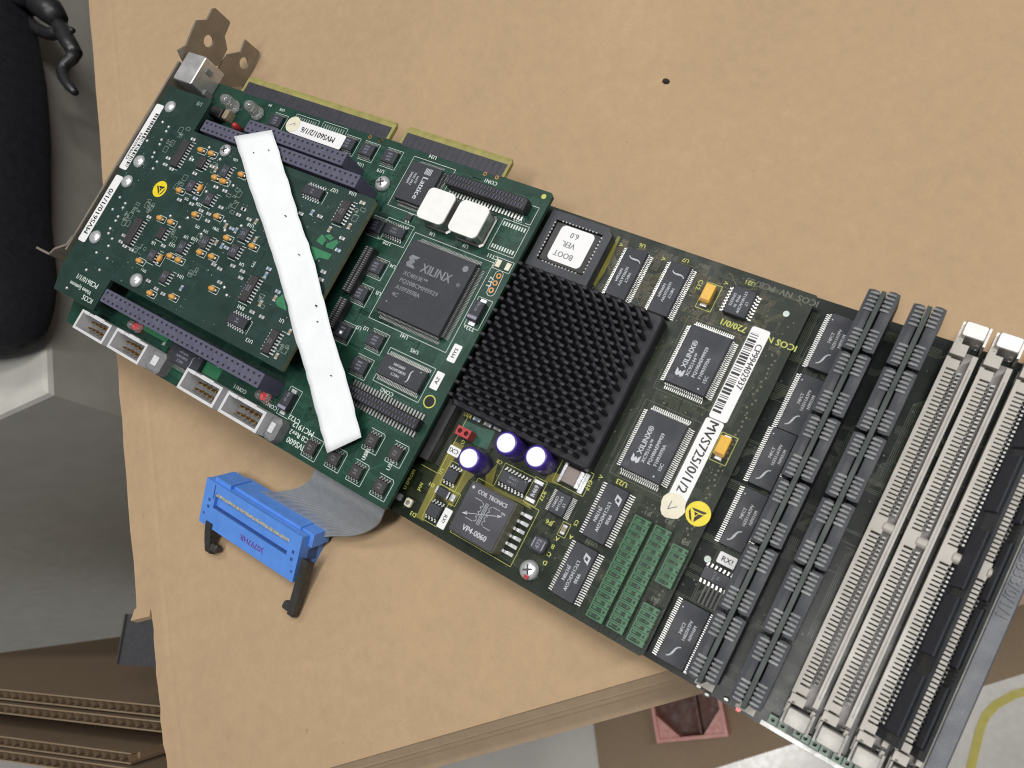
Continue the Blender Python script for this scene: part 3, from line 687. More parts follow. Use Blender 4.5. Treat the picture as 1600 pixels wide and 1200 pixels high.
# large processor-style quad chip
qx, qy, qsx, qsy = quad('I', ((541, 82), (1112, 258), (768, 888), (258, 655)), 3.6)
chip(C, qx, qy, qsx, qsy, 3.6, 'u', 50, qsy / 52.5, 1.9, 'chip_black', 'lead_dull', None, quadlead=50, dot=False, logo=logos(
    sigma_logo(4.4, -9.4, 6.2, 0), lambda mb, z: [mb.text('XILINX', 1.2, 5.6, 4.6, z, 0, sx=0.86), mb.text('®', 11.0, 4.6, 1.8, z), mb.text('XC4013E™', -10.6, 1.6, 2.15, z, 0, align='L'), mb.text('PQ208CMM9929', -10.6, -1.1, 2.15, z, 0, align='L', sx=1.08), mb.text('A1093978A', -10.6, -3.8, 2.15, z, 0, align='L'), mb.text('4C', -10.6, -6.5, 2.15, z, 0, align='L'), mb.disc(-11, -9.8, .35, z, 10), mb.disc(10.6, 10.6, 1.1, z - 0.015, 14)]), tmat='print_grey')
C.silk.rect(qx, qy, qsx + 6.4, qsy + 6.4, .18, .03)
# quad chip with vertical maker's name
lx, ly, lsx, lsy = quad('H', ((340, 368), (605, 458), (430, 765), (183, 688)), 2.8)
def latt(mb, z):
    mb.text('Lattice', 1.9, -1.2, 3.3, z, -90)
    for k in range(5): mb.cbox(1.2 + k * 0.62 - 0.7, 5.2, 0.34, 2.4, z, z + .004)
    for k, t in enumerate(('ispLSI', '1032 60LJ', 'D950B01')): mb.text(t, -1.2 - k * 1.6, 1.2, 1.25, z, -90)
chip(C, lx, ly, lsx, lsy, 2.8, 'u', 30, lsy / 31.5, 1.5, 'chip_black', 'lead_dull', None, quadlead=22, dot=False, logo=latt, tmat='print_white')
C.silk.rect(lx, ly, lsx + 5, lsy + 5, .18, .03)
# bus transceiver with swoosh mark
ux, uy, usx, usy = quad('K', ((340, 75), (690, 215), (590, 395), (230, 215)), 2.3)
chip(C, ux, uy, usx, usy, 2.3, 'v', 28, usx / 28.8, 1.5, lines=('74FCT', '163823ATPV', 'N9929M'), tsize=1.35, rot=180, tofs=(-1.5, 0), logo=swoosh(1.5, 3.6, 0, 60))
C.silk.rect(ux, uy, usx + 1.5, usy + 5.0, .18, .03)
qx, qy = at('F', 1105, 640, 2.3)
chip(C, qx, qy, 17.5, 7.0, 2.3, 'v', 28, 0.61, 1.5, lines=('74FCT', '163823APV', 'N9928M'), tsize=1.35, rot=180, tofs=(-1.0, 0), logo=swoosh(1.5, 4.2, 0, 60), tmat='print_violet')
# two cans with white foam pads
for k, pts in enumerate((((500, 597), (715, 660), (590, 920), (355, 840)), ((762, 690), (1000, 780), (862, 1032), (620, 950)))):
    fx, fy, fsx, fsy = quad('H', pts, 7.5); bx_, by_ = fx - 0.2, fy + 0.2
    m = MB(); m.chip(bx_, by_, fsx * 1.02, fsy * 1.06, 0.3, 1.0, 0.0, 1.2); m.chip(bx_, by_, fsx * 0.94, fsy * 0.96, 1.0, 6.7, 0.0, 1.2); o = obj('oscillator_can', m, 'can_metal', carrier)
    pts2 = []
    for cx_, cy_, a0 in ((fsx / 2 - 2, fsy / 2 - 2, 0), (-fsx / 2 + 2, fsy / 2 - 2, 90), (-fsx / 2 + 2, -fsy / 2 + 2, 180), (fsx / 2 - 2, -fsy / 2 + 2, 270)):
        for t in range(6): pts2.append((fx + cx_ + 2 * math.cos(math.radians(a0 + t * 18)), fy + cy_ + 2 * math.sin(math.radians(a0 + t * 18))))
    cxm, cym = fx, fy
    def shr(f): return [(cxm + (p[0] - cxm) * f, cym + (p[1] - cym) * f) for p in pts2]
    m = MB(); m.loft([[(*p, 6.72) for p in shr(0.985)], [(*p, 6.85) for p in pts2], [(*p, 7.35) for p in pts2], [(*p, 7.5) for p in shr(0.985)]]); fixn(obj('foam_pad', m, 'foam_white', o))
# connectors
cx, cy = at('H', 955, 635, 4); m = MB(); m.chip(cx, cy, 33, 4.6, 0.3, 4.4, 0.1, 0.4); o = obj('board_connector', m, 'plastic_black', carrier)
m = MB(); [m.cbox(cx + (k - 24) * 0.64, cy + (1.0 if k % 2 else -1.0), 0.34, 1.5, 4.41, 4.7) for k in range(49)]; obj('connector_ribs', m, 'header_violet', o)['kind'] = 'stuff'
m = MB(); [m.cbox(cx + (k - 12) * 1.27, cy - 3.4, 0.62, 2.0, 0.02, 0.6) for k in range(25)]; obj('leads', m, 'lead', o)['kind'] = 'stuff'
C.silk.seg(cx + 19, cy - 4.6, cx + 19, cy + 2, .18, .03); C.silk.seg(cx + 17, cy - 4.6, cx + 19, cy - 4.6, .18, .03); C.silk.seg(cx + 16, cy + 2, cx + 19, cy + 2, .18, .03)
cx, cy = at('X', 594, 634, 3); m = MB(); m.chip(cx, cy, 32, 4.0, 0.3, 3.6, 0.1, 0.4); o = obj('board_connector', m, 'plastic_black', carrier)
m = MB(); [m.cbox(cx + (k - 24) * 0.63, cy + (0.9 if k % 2 else -0.9), 0.36, 1.2, 3.61, 3.85) for k in range(49)]; obj('connector_ribs', m, 'header_violet', o)['kind'] = 'stuff'
m = MB(); [m.cbox(cx + (k - 12) * 1.24, cy + s_ * 3.1, 0.66, 2.0, 0.02, 0.7) for k in range(25) for s_ in (-1, 1)]; obj('leads', m, 'lead_dull', o)['kind'] = 'stuff'
for p0, p1 in ((('E', 1500, 455), ('E', 1262, 825)), (('E', 1272, 880), ('E', 1130, 1120))):
    a_ = at(*p0, 4); b_ = at(*p1, 4); L = abs(b_[1] - a_[1]); cx, cy = (a_[0] + b_[0]) / 2, (a_[1] + b_[1]) / 2
    m = MB(); m.chip(0, 0, 3.6, L, 0.3, 4.0, 0.1, 0.3); o = obj('board_connector', m, 'plastic_black', carrier, (cx, cy, 0))
    n = int(L / 0.8); m = MB(); [m.cbox(s_ * 0.9, (k - (n - 1) / 2) * 0.8, 1.0, 0.4, 4.01, 4.35) for k in range(n) for s_ in (-1, 1)]; obj('connector_ribs', m, 'housing_grey', o)['kind'] = 'stuff'
# black tantalum blocks
for zn, X, Y in (('I', 1080, 665), ('G', 560, 670)):
    x, y = at(zn, X, Y, 2.8); m = MB(); m.chip(0, 0, 4.2, 7.0, 0.1, 2.8, 0.12, 0.25, 0); m.cbox(0, -2.4, 3.6, 1.0, 2.805, 2.83, 1); m.cbox(0, -4.1, 2.2, 1.3, 0.05, 0.8, 2); m.cbox(0, 4.1, 2.2, 1.3, 0.05, 0.8, 2)
    o = obj('tantalum_capacitor', m, ['chip_black', 'print_violet', 'solder'], carrier, (x, y, 0)); o['label'] = 'black block capacitor with pale stripe'
    m = MB(); m.text('47-6', 0, 0.9, 1.4, 2.83, 90); m.text('@', 0.1, 2.5, 1.2, 2.83, 90); obj('marking', m, 'print_grey', o)
    C.silk.rect(x, y, 5.6, 10.6, .18, .03)
# empty footprints
x, y = at('I', 1315, 292, 0); m = MB(); m.cbox(-1.9, 0, 1.7, 2.6, 0.03, 0.35); m.cbox(1.9, 0, 1.7, 2.6, 0.03, 0.35); obj('solder_pad', m, 'sticker_cream', carrier, (x, y, 0)); C.silk.rect(x, y, 6.6, 4, .18, .03)
m = MB()
for Y_, X_ in ((382, 1278), (441, 1247), (500, 1215)):
    x, y = at('I', X_, Y_, 0); plate(m, circ(x, y, 1.0), [circ(x, y, 0.45)], lambda p, q: (p, q, 0.03), lambda p, q: (p, q, 0.2))
fixn(obj('jumper_pads', m, 'via_copper', carrier))
a_ = at('I', 1278, 372, 0); b_ = at('I', 1213, 512, 0)
pp = [(a_[0] + 1.5 * math.cos(t), a_[1] + 1.5 * math.sin(t)) for t in [i * math.pi / 8 for i in range(9)]] + [(b_[0] + 1.5 * math.cos(t), b_[1] + 1.5 * math.sin(t)) for t in [math.pi + i * math.pi / 8 for i in range(9)]]
[C.silk.seg(*p, *q, .18, .03) for p, q in zip(pp, pp[1:] + pp[:1])]
ex, ey, esx, esy = quad('H', ((1105, 860), (1320, 935), (1190, 1180), (965, 1125)), 0)
C.silk.rect(ex, ey, esx, esy, .18, .03)
m = MB(); [m.cbox(ex + (k - 4) * esx / 10, ey + s_ * (esy / 2 - 1.6), 0.55, 1.5, .03, .12) for k in range(9) for s_ in (-1, 1)]; obj('solder_pad', m, 'silk_white', carrier)
for X, Y in ((740, 480), (970, 545)):
    x, y = at('D', X, Y, 0); C.silk.rect(x, y, 12.5, 3.6, .16, .03)
    m = MB(); [m.cbox(x + (k - 4) * 1.2, y, .5, 2.0, .03, .12) for k in range(9)]; obj('solder_pad', m, 'silk_pale', carrier)
# mounting hole
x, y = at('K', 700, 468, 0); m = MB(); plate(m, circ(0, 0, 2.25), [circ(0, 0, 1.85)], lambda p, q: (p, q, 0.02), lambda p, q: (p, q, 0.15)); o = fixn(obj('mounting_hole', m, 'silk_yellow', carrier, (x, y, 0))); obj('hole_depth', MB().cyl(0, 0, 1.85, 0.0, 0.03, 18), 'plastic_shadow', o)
x, y = at('H', 1440, 680, 0); obj('solder_pad', MB().cyl(0, 0, 0.9, 0.02, 0.2, 14), 'silk_yellow', carrier, (x, y, 0))
# screws
x, y = at('H', 75, 550, 2.5); screw(C, x, y, 3.0, 2.2)
# stickers
def txt_sticker(B, zn, pts, z, string, size, rot, name='sticker', m='sticker_white', thick=0.08, zs=0.06):
    cx, cy, sx, sy = quad(zn, pts, z + B.z); o = sticker(B, cx, cy, sx, sy, name, zs, min(0.9, sx * .12, sy * .12), m, thick)
    mk = MB(); mk.text(string, 0, 0, size, zs + thick + 0.02, rot); obj('lettering', mk, 'print_black', o); return o, cx, cy, sx, sy
a_ = at('D', 660, 520, 1.7); b_ = at('D', 1040, 650, 1.7); c_ = at('D', 560, 520, 1.7)
cx, cy = (a_[0] + b_[0]) / 2 - 1.0, (a_[1] + b_[1]) / 2
o = sticker(C, cx, cy - 0.3, abs(b_[0] - a_[0]) + 3, 6.0, 'sticker', 1.62, 0.7); mk = MB(); mk.text('MVS601/2/1/6', 0.6, -0.2, 3.3, 1.75, 180, sx=.95); obj('lettering', mk, 'print_black', o)
m = MB(); m.cyl(cx - abs(b_[0] - a_[0]) / 2 - 1.2, cy + 0.3, 3.4, 1.72, 1.79, 24); o2 = obj('sticker', m, 'sticker_cream', carrier); mk = MB(); bx_, by_ = cx - abs(b_[0] - a_[0]) / 2 - 1.4, cy + 0.2; mk.seg(bx_ - 1.3, by_ - .6, bx_ + .9, by_ + .9, .28, 1.81); mk.seg(bx_ + .9, by_ + .9, bx_ + 1.0, by_ - .4, .28, 1.81); obj('lettering', mk, 'print_grey', o2)
txt_sticker(C, 'K', ((925, -20), (988, 20), (885, 152), (832, 108)), 0.1, 'MYS', 1.9, 90)
txt_sticker(C, 'K', ((790, 205), (840, 255), (735, 382), (685, 330)), 0.1, 'AZ', 1.9, 90)
# silkscreen lettering
def st(B, zn, X, Y, string, size=2.0, rot=180, layer=None):
    x, y = at(zn, X, Y, B.z); (layer or B.silk).text(string, x, y, size, 0.035, rot)
for a in (('I', 395, 300, 'U4'), ('I', 275, 525, 'U5'), ('I', 170, 820, 'U2'), ('I', 110, 812, 'U7'), ('I', 490, 885, 'U41'), ('I', 575, 1010, 'U45'), ('I', 1230, 222, 'CT11'), ('I', 1030, 815, 'T23+'),
          ('I', 345, 108, 'U28'), ('I', 1000, 132, 'U9'), ('H', 510, 992, 'U8'), ('H', 515, 350, 'U34'), ('H', 1225, 872, 'U37'), ('H', 1000, 560, 'CON1'), ('H', 80, 465, 'U19'), ('D', 1190, 840, 'U20'),
          ('K', 345, 390, 'CON2'), ('G', 190, 580, 'CON11'), ('G', 440, 715, 'CON10'), ('G', 265, 515, 'JF7'), ('G', 640, 830, 'CT22', 2.4), ('G', 1230, 1130, 'U54', 2.0, 90), ('K', 170, 900, 'U53', 2.0, 90), ('K', 370, 1000, 'U57', 2.0, 90), ('F', 940, 515, 'JF', 2.2), ('F', 1390, 715, 'JF', 2.0), ('D', 540, 385, 'U18', 1.6), ('D', 440, 345, 'R9', 1.6)):
    st(C, *a)
st(C, 'G', 715, 912, 'MC1912', 2.8, 180); st(C, 'G', 690, 975, 'PCB Rev2', 2.5, 180); st(C, 'G', 662, 1040, 'MVS600', 2.9, 180)
st(C, 'I', 1205, 430, 'L17', 2.4, 90)
# copper
traces(C, 60, 151, -114, -3, 240, C.tr); traces(C, -18, 60, -114, -95, 70, C.tr); vias(C, 60, 151, -114, -3, 240, C.via, (0.16, 0.3)); vias(C, -15, 95, -14, -2, 60, C.via, (0.16, 0.3))
x, y = at('l', 1150, 470, 0); [obj('copper_pour', MB().cbox(0, 0, a_, b_, .02, .05), 'pour_green', carrier, (*q_, 0)) for q_, a_, b_ in (((x, y), 15, 3.4), (at('F', 1330, 740, 0), 10, 4.5))]
for X, Y in ((585, 330), (575, 345)):
    pass
m = MB()
for zn, X, Y in (('H', 950, 490), ('H', 1048, 520), ('H', 80, 212), ('D', 1272, 610), ('D', 1358, 640)):
    x, y = at(zn, X, Y, 0); plate(m, circ(x, y, 0.8, n=12), [circ(x, y, 0.4, n=12)], lambda p, q: (p, q, 0.02), lambda p, q: (p, q, 0.12))
fixn(obj('plated_holes', m, 'via_copper', carrier))
# slot bracket of the carrier card
UB = -26.2
def bracket(root, rz, z0, z1, poly, holepx, v0, v1, dz):
    b = MB(); hx, hy = atU('j', *holepx, UB)
    pts = [atU('j', X, Y, UB) for X, Y in poly]
    plate(b, [(p[0], p[1] - rz) for p in pts], [circ(hx, hy - rz, 2.5)], lambda a, c: (UB - 0.5, a, c), lambda a, c: (UB + 0.5, a, c))
    b.box(UB - 0.5, UB + 0.5, -v1, -v0, z0 - rz, z1 - rz)
    return fixn(obj('slot_bracket', b, 'bracket_metal', root))
bracket(carrier, 0, -20.6, -5.8, ((560, 700), (690, 510), (810, 485), (855, 368), (985, 480), (990, 500), (940, 610), (945, 725), (860, 800), (640, 830)), (842, 590), 2, 97, 0)

# =================================================================== daughter card
dau = thing('daughter_card', 'smaller dark green board with orange capacitors stacked on the carrier card', 'circuit board', (0, 0, ZF + ZD))
Dc = Board(dau, ZD)
dout = poly_px('X', ((265, 134), (330, 155), (335, 160), (310, 205)), ZD)
xl = -24.6; yt = dout[0][1]
x_n = (dout[1][0]); y_h1 = at('X', 312, 206, ZD)[1] - 0.6; xr = at('X', 594, 303, ZD)[0]; yb = at('X', 443, 581, ZD)[1]
ybl = at('X', 84, 450, ZD)[1]; xbl2 = at('X', 158, 492, ZD)[0]
outline = [(xl, yt), (x_n, yt), (x_n + 0.8, yt - 0.8), (x_n + 0.8, y_h1), (xr - .8, y_h1), (xr, y_h1 - .8), (xr, yb), (xbl2 - 5.2, yb), (xbl2 - 5.2, ybl), (xl + 3, ybl), (xl, ybl + 10)]
m = MB(); m.prism(outline, -1.6, -0.02); obj('circuit_board', m, 'pcb_daughter', dau)
m = MB(); m.box(xr + 0.005, xr + 0.03, yb, y_h1 - .8, -1.6, -0.02); obj('board_edge', m, 'pcb_edge', dau); m = MB(); m.box(xl + 3.2, xbl2 - 5.3, ybl - 0.03, ybl - 0.005, -1.6, -0.02); obj('board_edge', m, 'pcb_edge', dau)
bracket(dau, ZD, -4.8, 11.9, ((225, 470), (300, 425), (395, 190), (495, 185), (545, 85), (575, 75), (705, 195), (712, 215), (660, 340), (685, 460), (612, 612), (480, 640), (300, 640)), (510, 385), 1, 91, 0)
# bent screw tab of that bracket
pl_ = [at('k', X, Y, 12.0) for X, Y in ((440, 530), (380, 612), (265, 652), (222, 700), (165, 672), (100, 638))]
m = MB(); w = 0.45
for p, q in zip(pl_, pl_[1:]):
    dx_, dy_ = q[0] - p[0], q[1] - p[1]; L = math.hypot(dx_, dy_); nx, ny = -dy_ / L * w, dx_ / L * w
    m.loft([[(p[0] + nx, p[1] + ny, -15.5), (p[0] - nx, p[1] - ny, -15.5), (p[0] - nx, p[1] - ny, 1.0), (p[0] + nx, p[1] + ny, 1.0)], [(q[0] + nx, q[1] + ny, -15.5), (q[0] - nx, q[1] - ny, -15.5), (q[0] - nx, q[1] - ny, 1.0), (q[0] + nx, q[1] + ny, 1.0)]])
fixn(obj('screw_tab', m, 'bracket_metal', dau))
def soic(zn, X, Y, sy, n, sx=3.9, axis='u', body='chip_brown', lines=None, rot=90, tm='print_grey'):
    x, y = at(zn, X, Y, ZD + 1.5)
    if axis == 'u': chip(Dc, x, y, sx, sy, 1.6, 'u', n, 1.22, 1.25, body, 'solder', lines, 0.85, rot, tm, dot=False)
    else: chip(Dc, x, y, sy, sx, 1.6, 'v', n, 1.22, 1.25, body, 'solder', lines, 0.85, rot, tm, dot=False)
    s = Dc.silk
    if axis == 'u': s.seg(x + sx / 2 - .5, y + sy / 2 + .5, x + sx / 2 + 1.6, y + sy / 2 + .5, .18, .03); s.seg(x - sx / 2 - .5, y - sy / 2 - .6, x + sx / 2, y - sy / 2 - .6, .18, .03)
    else: s.seg(x + sy / 2 + .8, y - sx / 2 - 1, x + sy / 2 + .8, y + sx / 2, .18, .03); s.seg(x + sy / 2, y + sx / 2, x + sy / 2 + .8, y + sx / 2, .18, .03)
soic('a', 800, 790, 11.6, 9, 4.2); soic('b', 470, 800, 11.6, 9, 4.2)
for zn, X, Y, tx_ in (('a', 1140, 930, 0), ('A', 1440, 890, 1), ('b', 1370, 95, 1), ('c', 450, 300, 1), ('b', 905, 830, 0), ('b', 1225, 1050, 1), ('c', 385, 975, 1), ('c', 1000, 850, 1), ('c', 845, 1115, 1), ('B', 940, 525, 1), ('B', 1045, 700, 1)):
    soic(zn, X, Y, 5.0, 4, 3.6, lines=('LM6', '361') if tx_ else None, body='chip_brown' if not tx_ else 'chip_grey', tm='print_violet')
soic('E', 470, 800, 10.2, 8, 3.9, lines=('SN74F', '157AD'), tm='print_violet'); soic('G', 435, 175, 8.9, 7, 3.6, lines=('74HC', '4051')); soic('E', 1245, 160, 8.9, 7, 3.9, lines=('74F04', 'D9930'))
soic('E', 375, 1070, 8.9, 7, 3.9, 'v', 'chip_black', ('74AC', '14D'), 180, 'print_violet'); soic('D', 790, 1060, 8.9, 7, 3.9, 'v', 'chip_black', ('74F', '157'), 180, 'print_violet')
# dipped tantalum drops
TN = [('A', 1245, 715, 0), ('A', 1332, 745, 0), ('A', 1360, 945, 0), ('A', 1437, 977, 0), ('A', 1065, 1052, 0), ('A', 1240, 1035, 90), ('B', 1010, 217, 0), ('B', 1100, 250, 0), ('B', 1302, 187, 0), ('B', 1485, 202, 0), ('B', 838, 572, 0),
      ('B', 1010, 555, 90), ('B', 1095, 532, 0), ('B', 1165, 566, 0), ('B', 1342, 502, 0), ('B', 1442, 537, 0), ('B', 928, 842, 0), ('B', 1112, 872, 0), ('B', 1568, 382, 0), ('E', 500, 450, 0), ('E', 165, 805, 0), ('D', 195, 920, 0), ('D', 40, 975, 0)]
for zn, X, Y, rt in TN:
    x, y = at(zn, X, Y, ZD + 0.8); tantalum_dome(Dc, x, y, math.radians(-rt), L=2.9, W=2.1, H=1.7)
    if rt == 0: Dc.silk.seg(x - 1.7, y + 1.25, x + 2.6, y + 1.25, .2, .03); Dc.silk.seg(x - 1.7, y - 1.25, x + 2.6, y - 1.25, .2, .03); Dc.silk.seg(x + 2.6, y - 1.25, x + 2.6, y + 1.25, .2, .03)
    else: Dc.silk.seg(x + 1.25, y + 1.7, x + 1.25, y - 2.6, .2, .03); Dc.silk.seg(x - 1.25, y - 2.6, x + 1.25, y - 2.6, .2, .03)
# small two-ended parts
SM = {'smd_grey': [('c', 570, 120), ('c', 710, 180), ('c', 190, 385), ('c', 460, 540), ('c', 440, 650), ('c', 1005, 465), ('c', 925, 555), ('c', 1090, 625), ('c', 650, 440), ('b', 335, 880), ('b', 285, 975), ('b', 345, 1045), ('b', 450, 1100), ('b', 725, 590), ('b', 950, 1040), ('b', 1200, 320), ('b', 1540, 490),
     ('a', 1015, 575), ('a', 625, 870), ('a', 580, 970), ('a', 680, 1040), ('a', 1040, 1110), ('a', 990, 890), ('E', 430, 145), ('E', 420, 660), ('E', 405, 715), ('E', 340, 615), ('E', 230, 640), ('E', 500, 1000), ('E', 580, 1040), ('E', 905, 180), ('E', 1065, 203), ('E', 1250, 385), ('E', 1095, 665), ('E', 1075, 730), ('B', 915, 740), ('B', 980, 806), ('B', 1037, 848), ('B', 1510, 752), ('B', 1462, 604)],
     'smd_tan': [('c', 725, 730), ('c', 1190, 940), ('c', 575, 990), ('c', 1200, 660), ('E', 570, 930), ('E', 690, 885), ('E', 1420, 90), ('E', 1310, 285), ('E', 1145, 310), ('G', 490, 300), ('G', 600, 100), ('a', 1310, 1000), ('a', 1370, 1050)],
     'smd_blue': [('c', 820, 770), ('c', 885, 800), ('c', 665, 1040), ('c', 735, 1070), ('c', 250, 300), ('E', 640, 640), ('E', 615, 690), ('E', 1000, 170), ('E', 1215, 485), ('B', 1190, 800), ('E', 715, 830)]}
rr = random.Random(5)
for kd, L_ in SM.items():
    for zn, X, Y in L_:
        x, y = at(zn, X, Y, ZD + 0.5); smd(Dc, x, y, kd, 0 if kd == 'smd_grey' or rr.random() < .3 else math.pi / 2, 2.3, 1.3)
# round bosses and screws
def boss(B, zn, X, Y, r, h, nm='solder_boss'):
    x, y = at(zn, X, Y, B.z + h * .6); me = shared(('boss', r, h), lambda: MB().rev(0, 0, [(r, 0.03), (r * .97, h * .35), (r * .8, h * .72), (r * .45, h * .95), (.05, h)], 24).mesh(['solder'], True)); return link(nm, me, B.root, (x, y, 0))
boss(Dc, 'A', 985, 350, 2.7, 1.5); boss(Dc, 'A', 725, 805, 2.8, 1.5); boss(Dc, 'A', 625, 972, 2.8, 1.5); boss(Dc, 'B', 465, 370, 2.9, 1.5)
boss(Dc, 'B', 805, 730, 2.9, 2.0, 'rivet'); x, y = at('A', 1445, 715, ZD + 1.0); screw(Dc, x, y, 2.6, 1.4)
m = MB()
for zn, X, Y in [('A', 980, 525), ('A', 960, 562), ('A', 920, 632), ('A', 905, 670), ('A', 860, 740), ('A', 845, 776), ('A', 882, 815), ('A', 850, 872), ('A', 930, 485), ('A', 800, 640), ('B', 725, 95), ('B', 705, 132), ('B', 620, 145), ('B', 665, 205), ('B', 645, 240), ('B', 600, 305), ('B', 585, 345), ('B', 615, 390), ('B', 585, 450), ('B', 575, 553), ('B', 510, 650), ('B', 400, 650), ('B', 238, 800), ('B', 680, 45), ('B', 485, 505), ('a', 1270, 705), ('a', 1440, 890), ('c', 845, 100), ('c', 135, 605), ('c', 425, 195), ('c', 970, 730), ('c', 715, 800), ('c', 345, 860), ('c', 715, 660), ('b', 1065, 575), ('b', 1210, 750), ('E', 270, 795), ('E', 290, 860), ('E', 1240, 1170)]:
    x, y = at(zn, X, Y, ZD); m.rev(x, y, [(0.66, 0.02), (0.5, 0.3), (0.05, 0.42)], 8)
obj('solder_joints', m, 'solder', dau)['kind'] = 'stuff'
# stickers
def barcode(o, sx, sy, zt, xr0, xr1, seed, y0, y1):
    r = random.Random(seed); m = MB(); y = y0
    while y < y1:
        w = r.choice((0.28, 0.28, 0.55, 0.8)); m.box(xr0, xr1, y, min(y + w, y1), zt, zt + .01); y += w + r.choice((0.3, 0.3, 0.55))
    obj('bars', m, 'print_black', o)
a_ = at('A', 905, 337, ZD); b_ = at('A', 597, 876, ZD); wd = 4.7
cx, cy = (a_[0] + b_[0]) / 2 + .3, (a_[1] + b_[1]) / 2; Ls = abs(a_[1] - b_[1])
o = sticker(Dc, cx, cy, wd, Ls); zt = 0.16; barcode(o, wd, Ls, zt, 0.3, wd / 2 - 0.2, 3, -Ls / 2 + 1.5, Ls / 2 - 4); mk = MB(); mk.text('CP994307844', -0.95, -Ls * 0.16, 2.2, zt, 90); obj('lettering', mk, 'print_black', o)
a_ = at('A', 570, 930, ZD); b_ = at('B', 360, 410, ZD); cx, cy = (a_[0] + b_[0]) / 2 + .1, (a_[1] + b_[1]) / 2; Ls = abs(a_[1] - b_[1])
o = sticker(Dc, cx, cy, 4.5, Ls); mk = MB(); mk.text('MVS610/1/1/0', -0.1, -Ls * 0.05, 3.7, zt, 90, sx=1.0); obj('lettering', mk, 'print_black', o)
x, y = at('A', 907, 1043, ZD); esd_sticker(Dc, x, y, 3.5, 70)
# light green copper patches
m = MB()
for pts in (((1035, 405), (1085, 350), (1120, 400), (1085, 445)), ((1105, 365), (1150, 350), (1185, 385), (1150, 405)), ((1120, 430), (1205, 395), (1222, 420), (1175, 480), (1115, 460)), ((985, 445), (1165, 520), (1135, 565), (1060, 545), (1020, 575))):
    m.flat(poly_px('E', pts, ZD), 0.025)
m.flat(poly_px('E', ((690, 900), (760, 850), (790, 990), (710, 950)), ZD), 0.025); obj('copper_patch', m, 'pour_green', dau)
for a in (('E', 1340, 15, 'U16'), ('D', 975, 1055, 'U27'), ('E', 490, 280, 'U18'), ('E', 415, 605, 'U4'), ('E', 410, 965, 'RN1'), ('G', 265, 175, 'U13'), ('E', 750, 1075, 'U1'), ('b', 800, 1000, 'U6'), ('b', 1090, 1030, 'U12'), ('b', 1310, 905, 'U9'), ('b', 1440, 940, 'U10'), ('b', 1510, 400, 'U26'), ('b', 1320, 310, 'TP5', 1.6), ('c', 290, 745, 'TP2', 1.7), ('c', 420, 815, 'TP4', 1.7), ('c', 580, 780, 'TP81', 1.7), ('E', 515, 600, 'TP3', 1.6, -90), ('B', 1185, 705, 'U14'), ('B', 880, 655, 'TP11', 1.6), ('a', 985, 880, 'U25', 1.4, 90), ('D', 150, 800, 'U26', 1.5)):
    st(Dc, *a)
st(Dc, 'B', 410, 745, 'PCB610/1/1', 2.9); st(Dc, 'B', 350, 800, 'Vision Systems', 2.3); st(Dc, 'B', 410, 895, 'ICOS', 2.9); st(Dc, 'A', 1240, 335, '1/8', 2.6, 180, Dc.silk2)
rg = random.Random(21)
for cx_, cy_ in [at('a', 850, 480, ZD), at('a', 620, 650, ZD), at('b', 560, 470, ZD), at('b', 360, 650, ZD), at('b', 720, 460, ZD), at('b', 1110, 860, ZD), at('b', 600, 1090, ZD), at('c', 870, 230, ZD), at('c', 810, 400, ZD), at('c', 360, 930, ZD), at('E', 570, 910, ZD), at('E', 1380, 170, ZD), at('A', 1090, 990, ZD), at('A', 1370, 860, ZD), at('B', 1270, 680, ZD), at('G', 560, 210, ZD), at('B', 740, 180, ZD), at('B', 930, 130, ZD)]:
    for k in range(3): Dc.silk2.rect(cx_ + rg.uniform(-2.5, 2.5), cy_ + rg.uniform(-2.5, 2.5), rg.choice((1.3, 2.2)), rg.choice((1.2, 2.4)), .16, .03)
    Dc.silk2.text(rg.choice(('C', 'R')) + str(rg.randint(10, 99)), cx_ + rg.uniform(-1, 1), cy_ + rg.uniform(-1, 1), 1.3, .035, rg.choice((180, 90)))
traces(Dc, xl + 2, xr - 2, yb + 1, y_h1 - 1, 90, Dc.tr, 0.14, 0.5); vias(Dc, xl + 2, xr - 2, yb + 1, y_h1 - 1, 170, Dc.via, (0.12, 0.26))
vias(Dc, xl + 2, xr - 2, yb + 1, y_h1 - 1, 60, Dc.via2, (0.2, 0.34))
# =================================================================== processor card
pro = thing('processor_card', 'dark green board with black finned heat sink and purple capacitors', 'circuit board', (0, 0, ZF + Z2))
B2 = Board(pro, Z2)
PX0, PX1, PY1, PY0 = 146.6, 241.9, -0.9, -116.6
m = MB(); m.prism([(PX0, PY1), (PX1, PY1), (PX1, PY0 + .8), (PX1 - .8, PY0), (PX0, PY0)], -1.6, -0.02); obj('circuit_board', m, 'pcb_processor', pro)
m = MB(); m.box(PX1 + 0.005, PX1 + 0.04, PY0 + 1, PY1, -1.6, -0.02); obj('board_edge', m, 'silk_dim', pro)
for x, y in ((150, -4), (150, -112), (236, -4), (236, -112), (193, -112), (193, -5)): obj('standoff', MB().cyl(0, 0, 2.2, -4.39, -1.61, 14), 'lead_dull', pro, (x, y, 0))
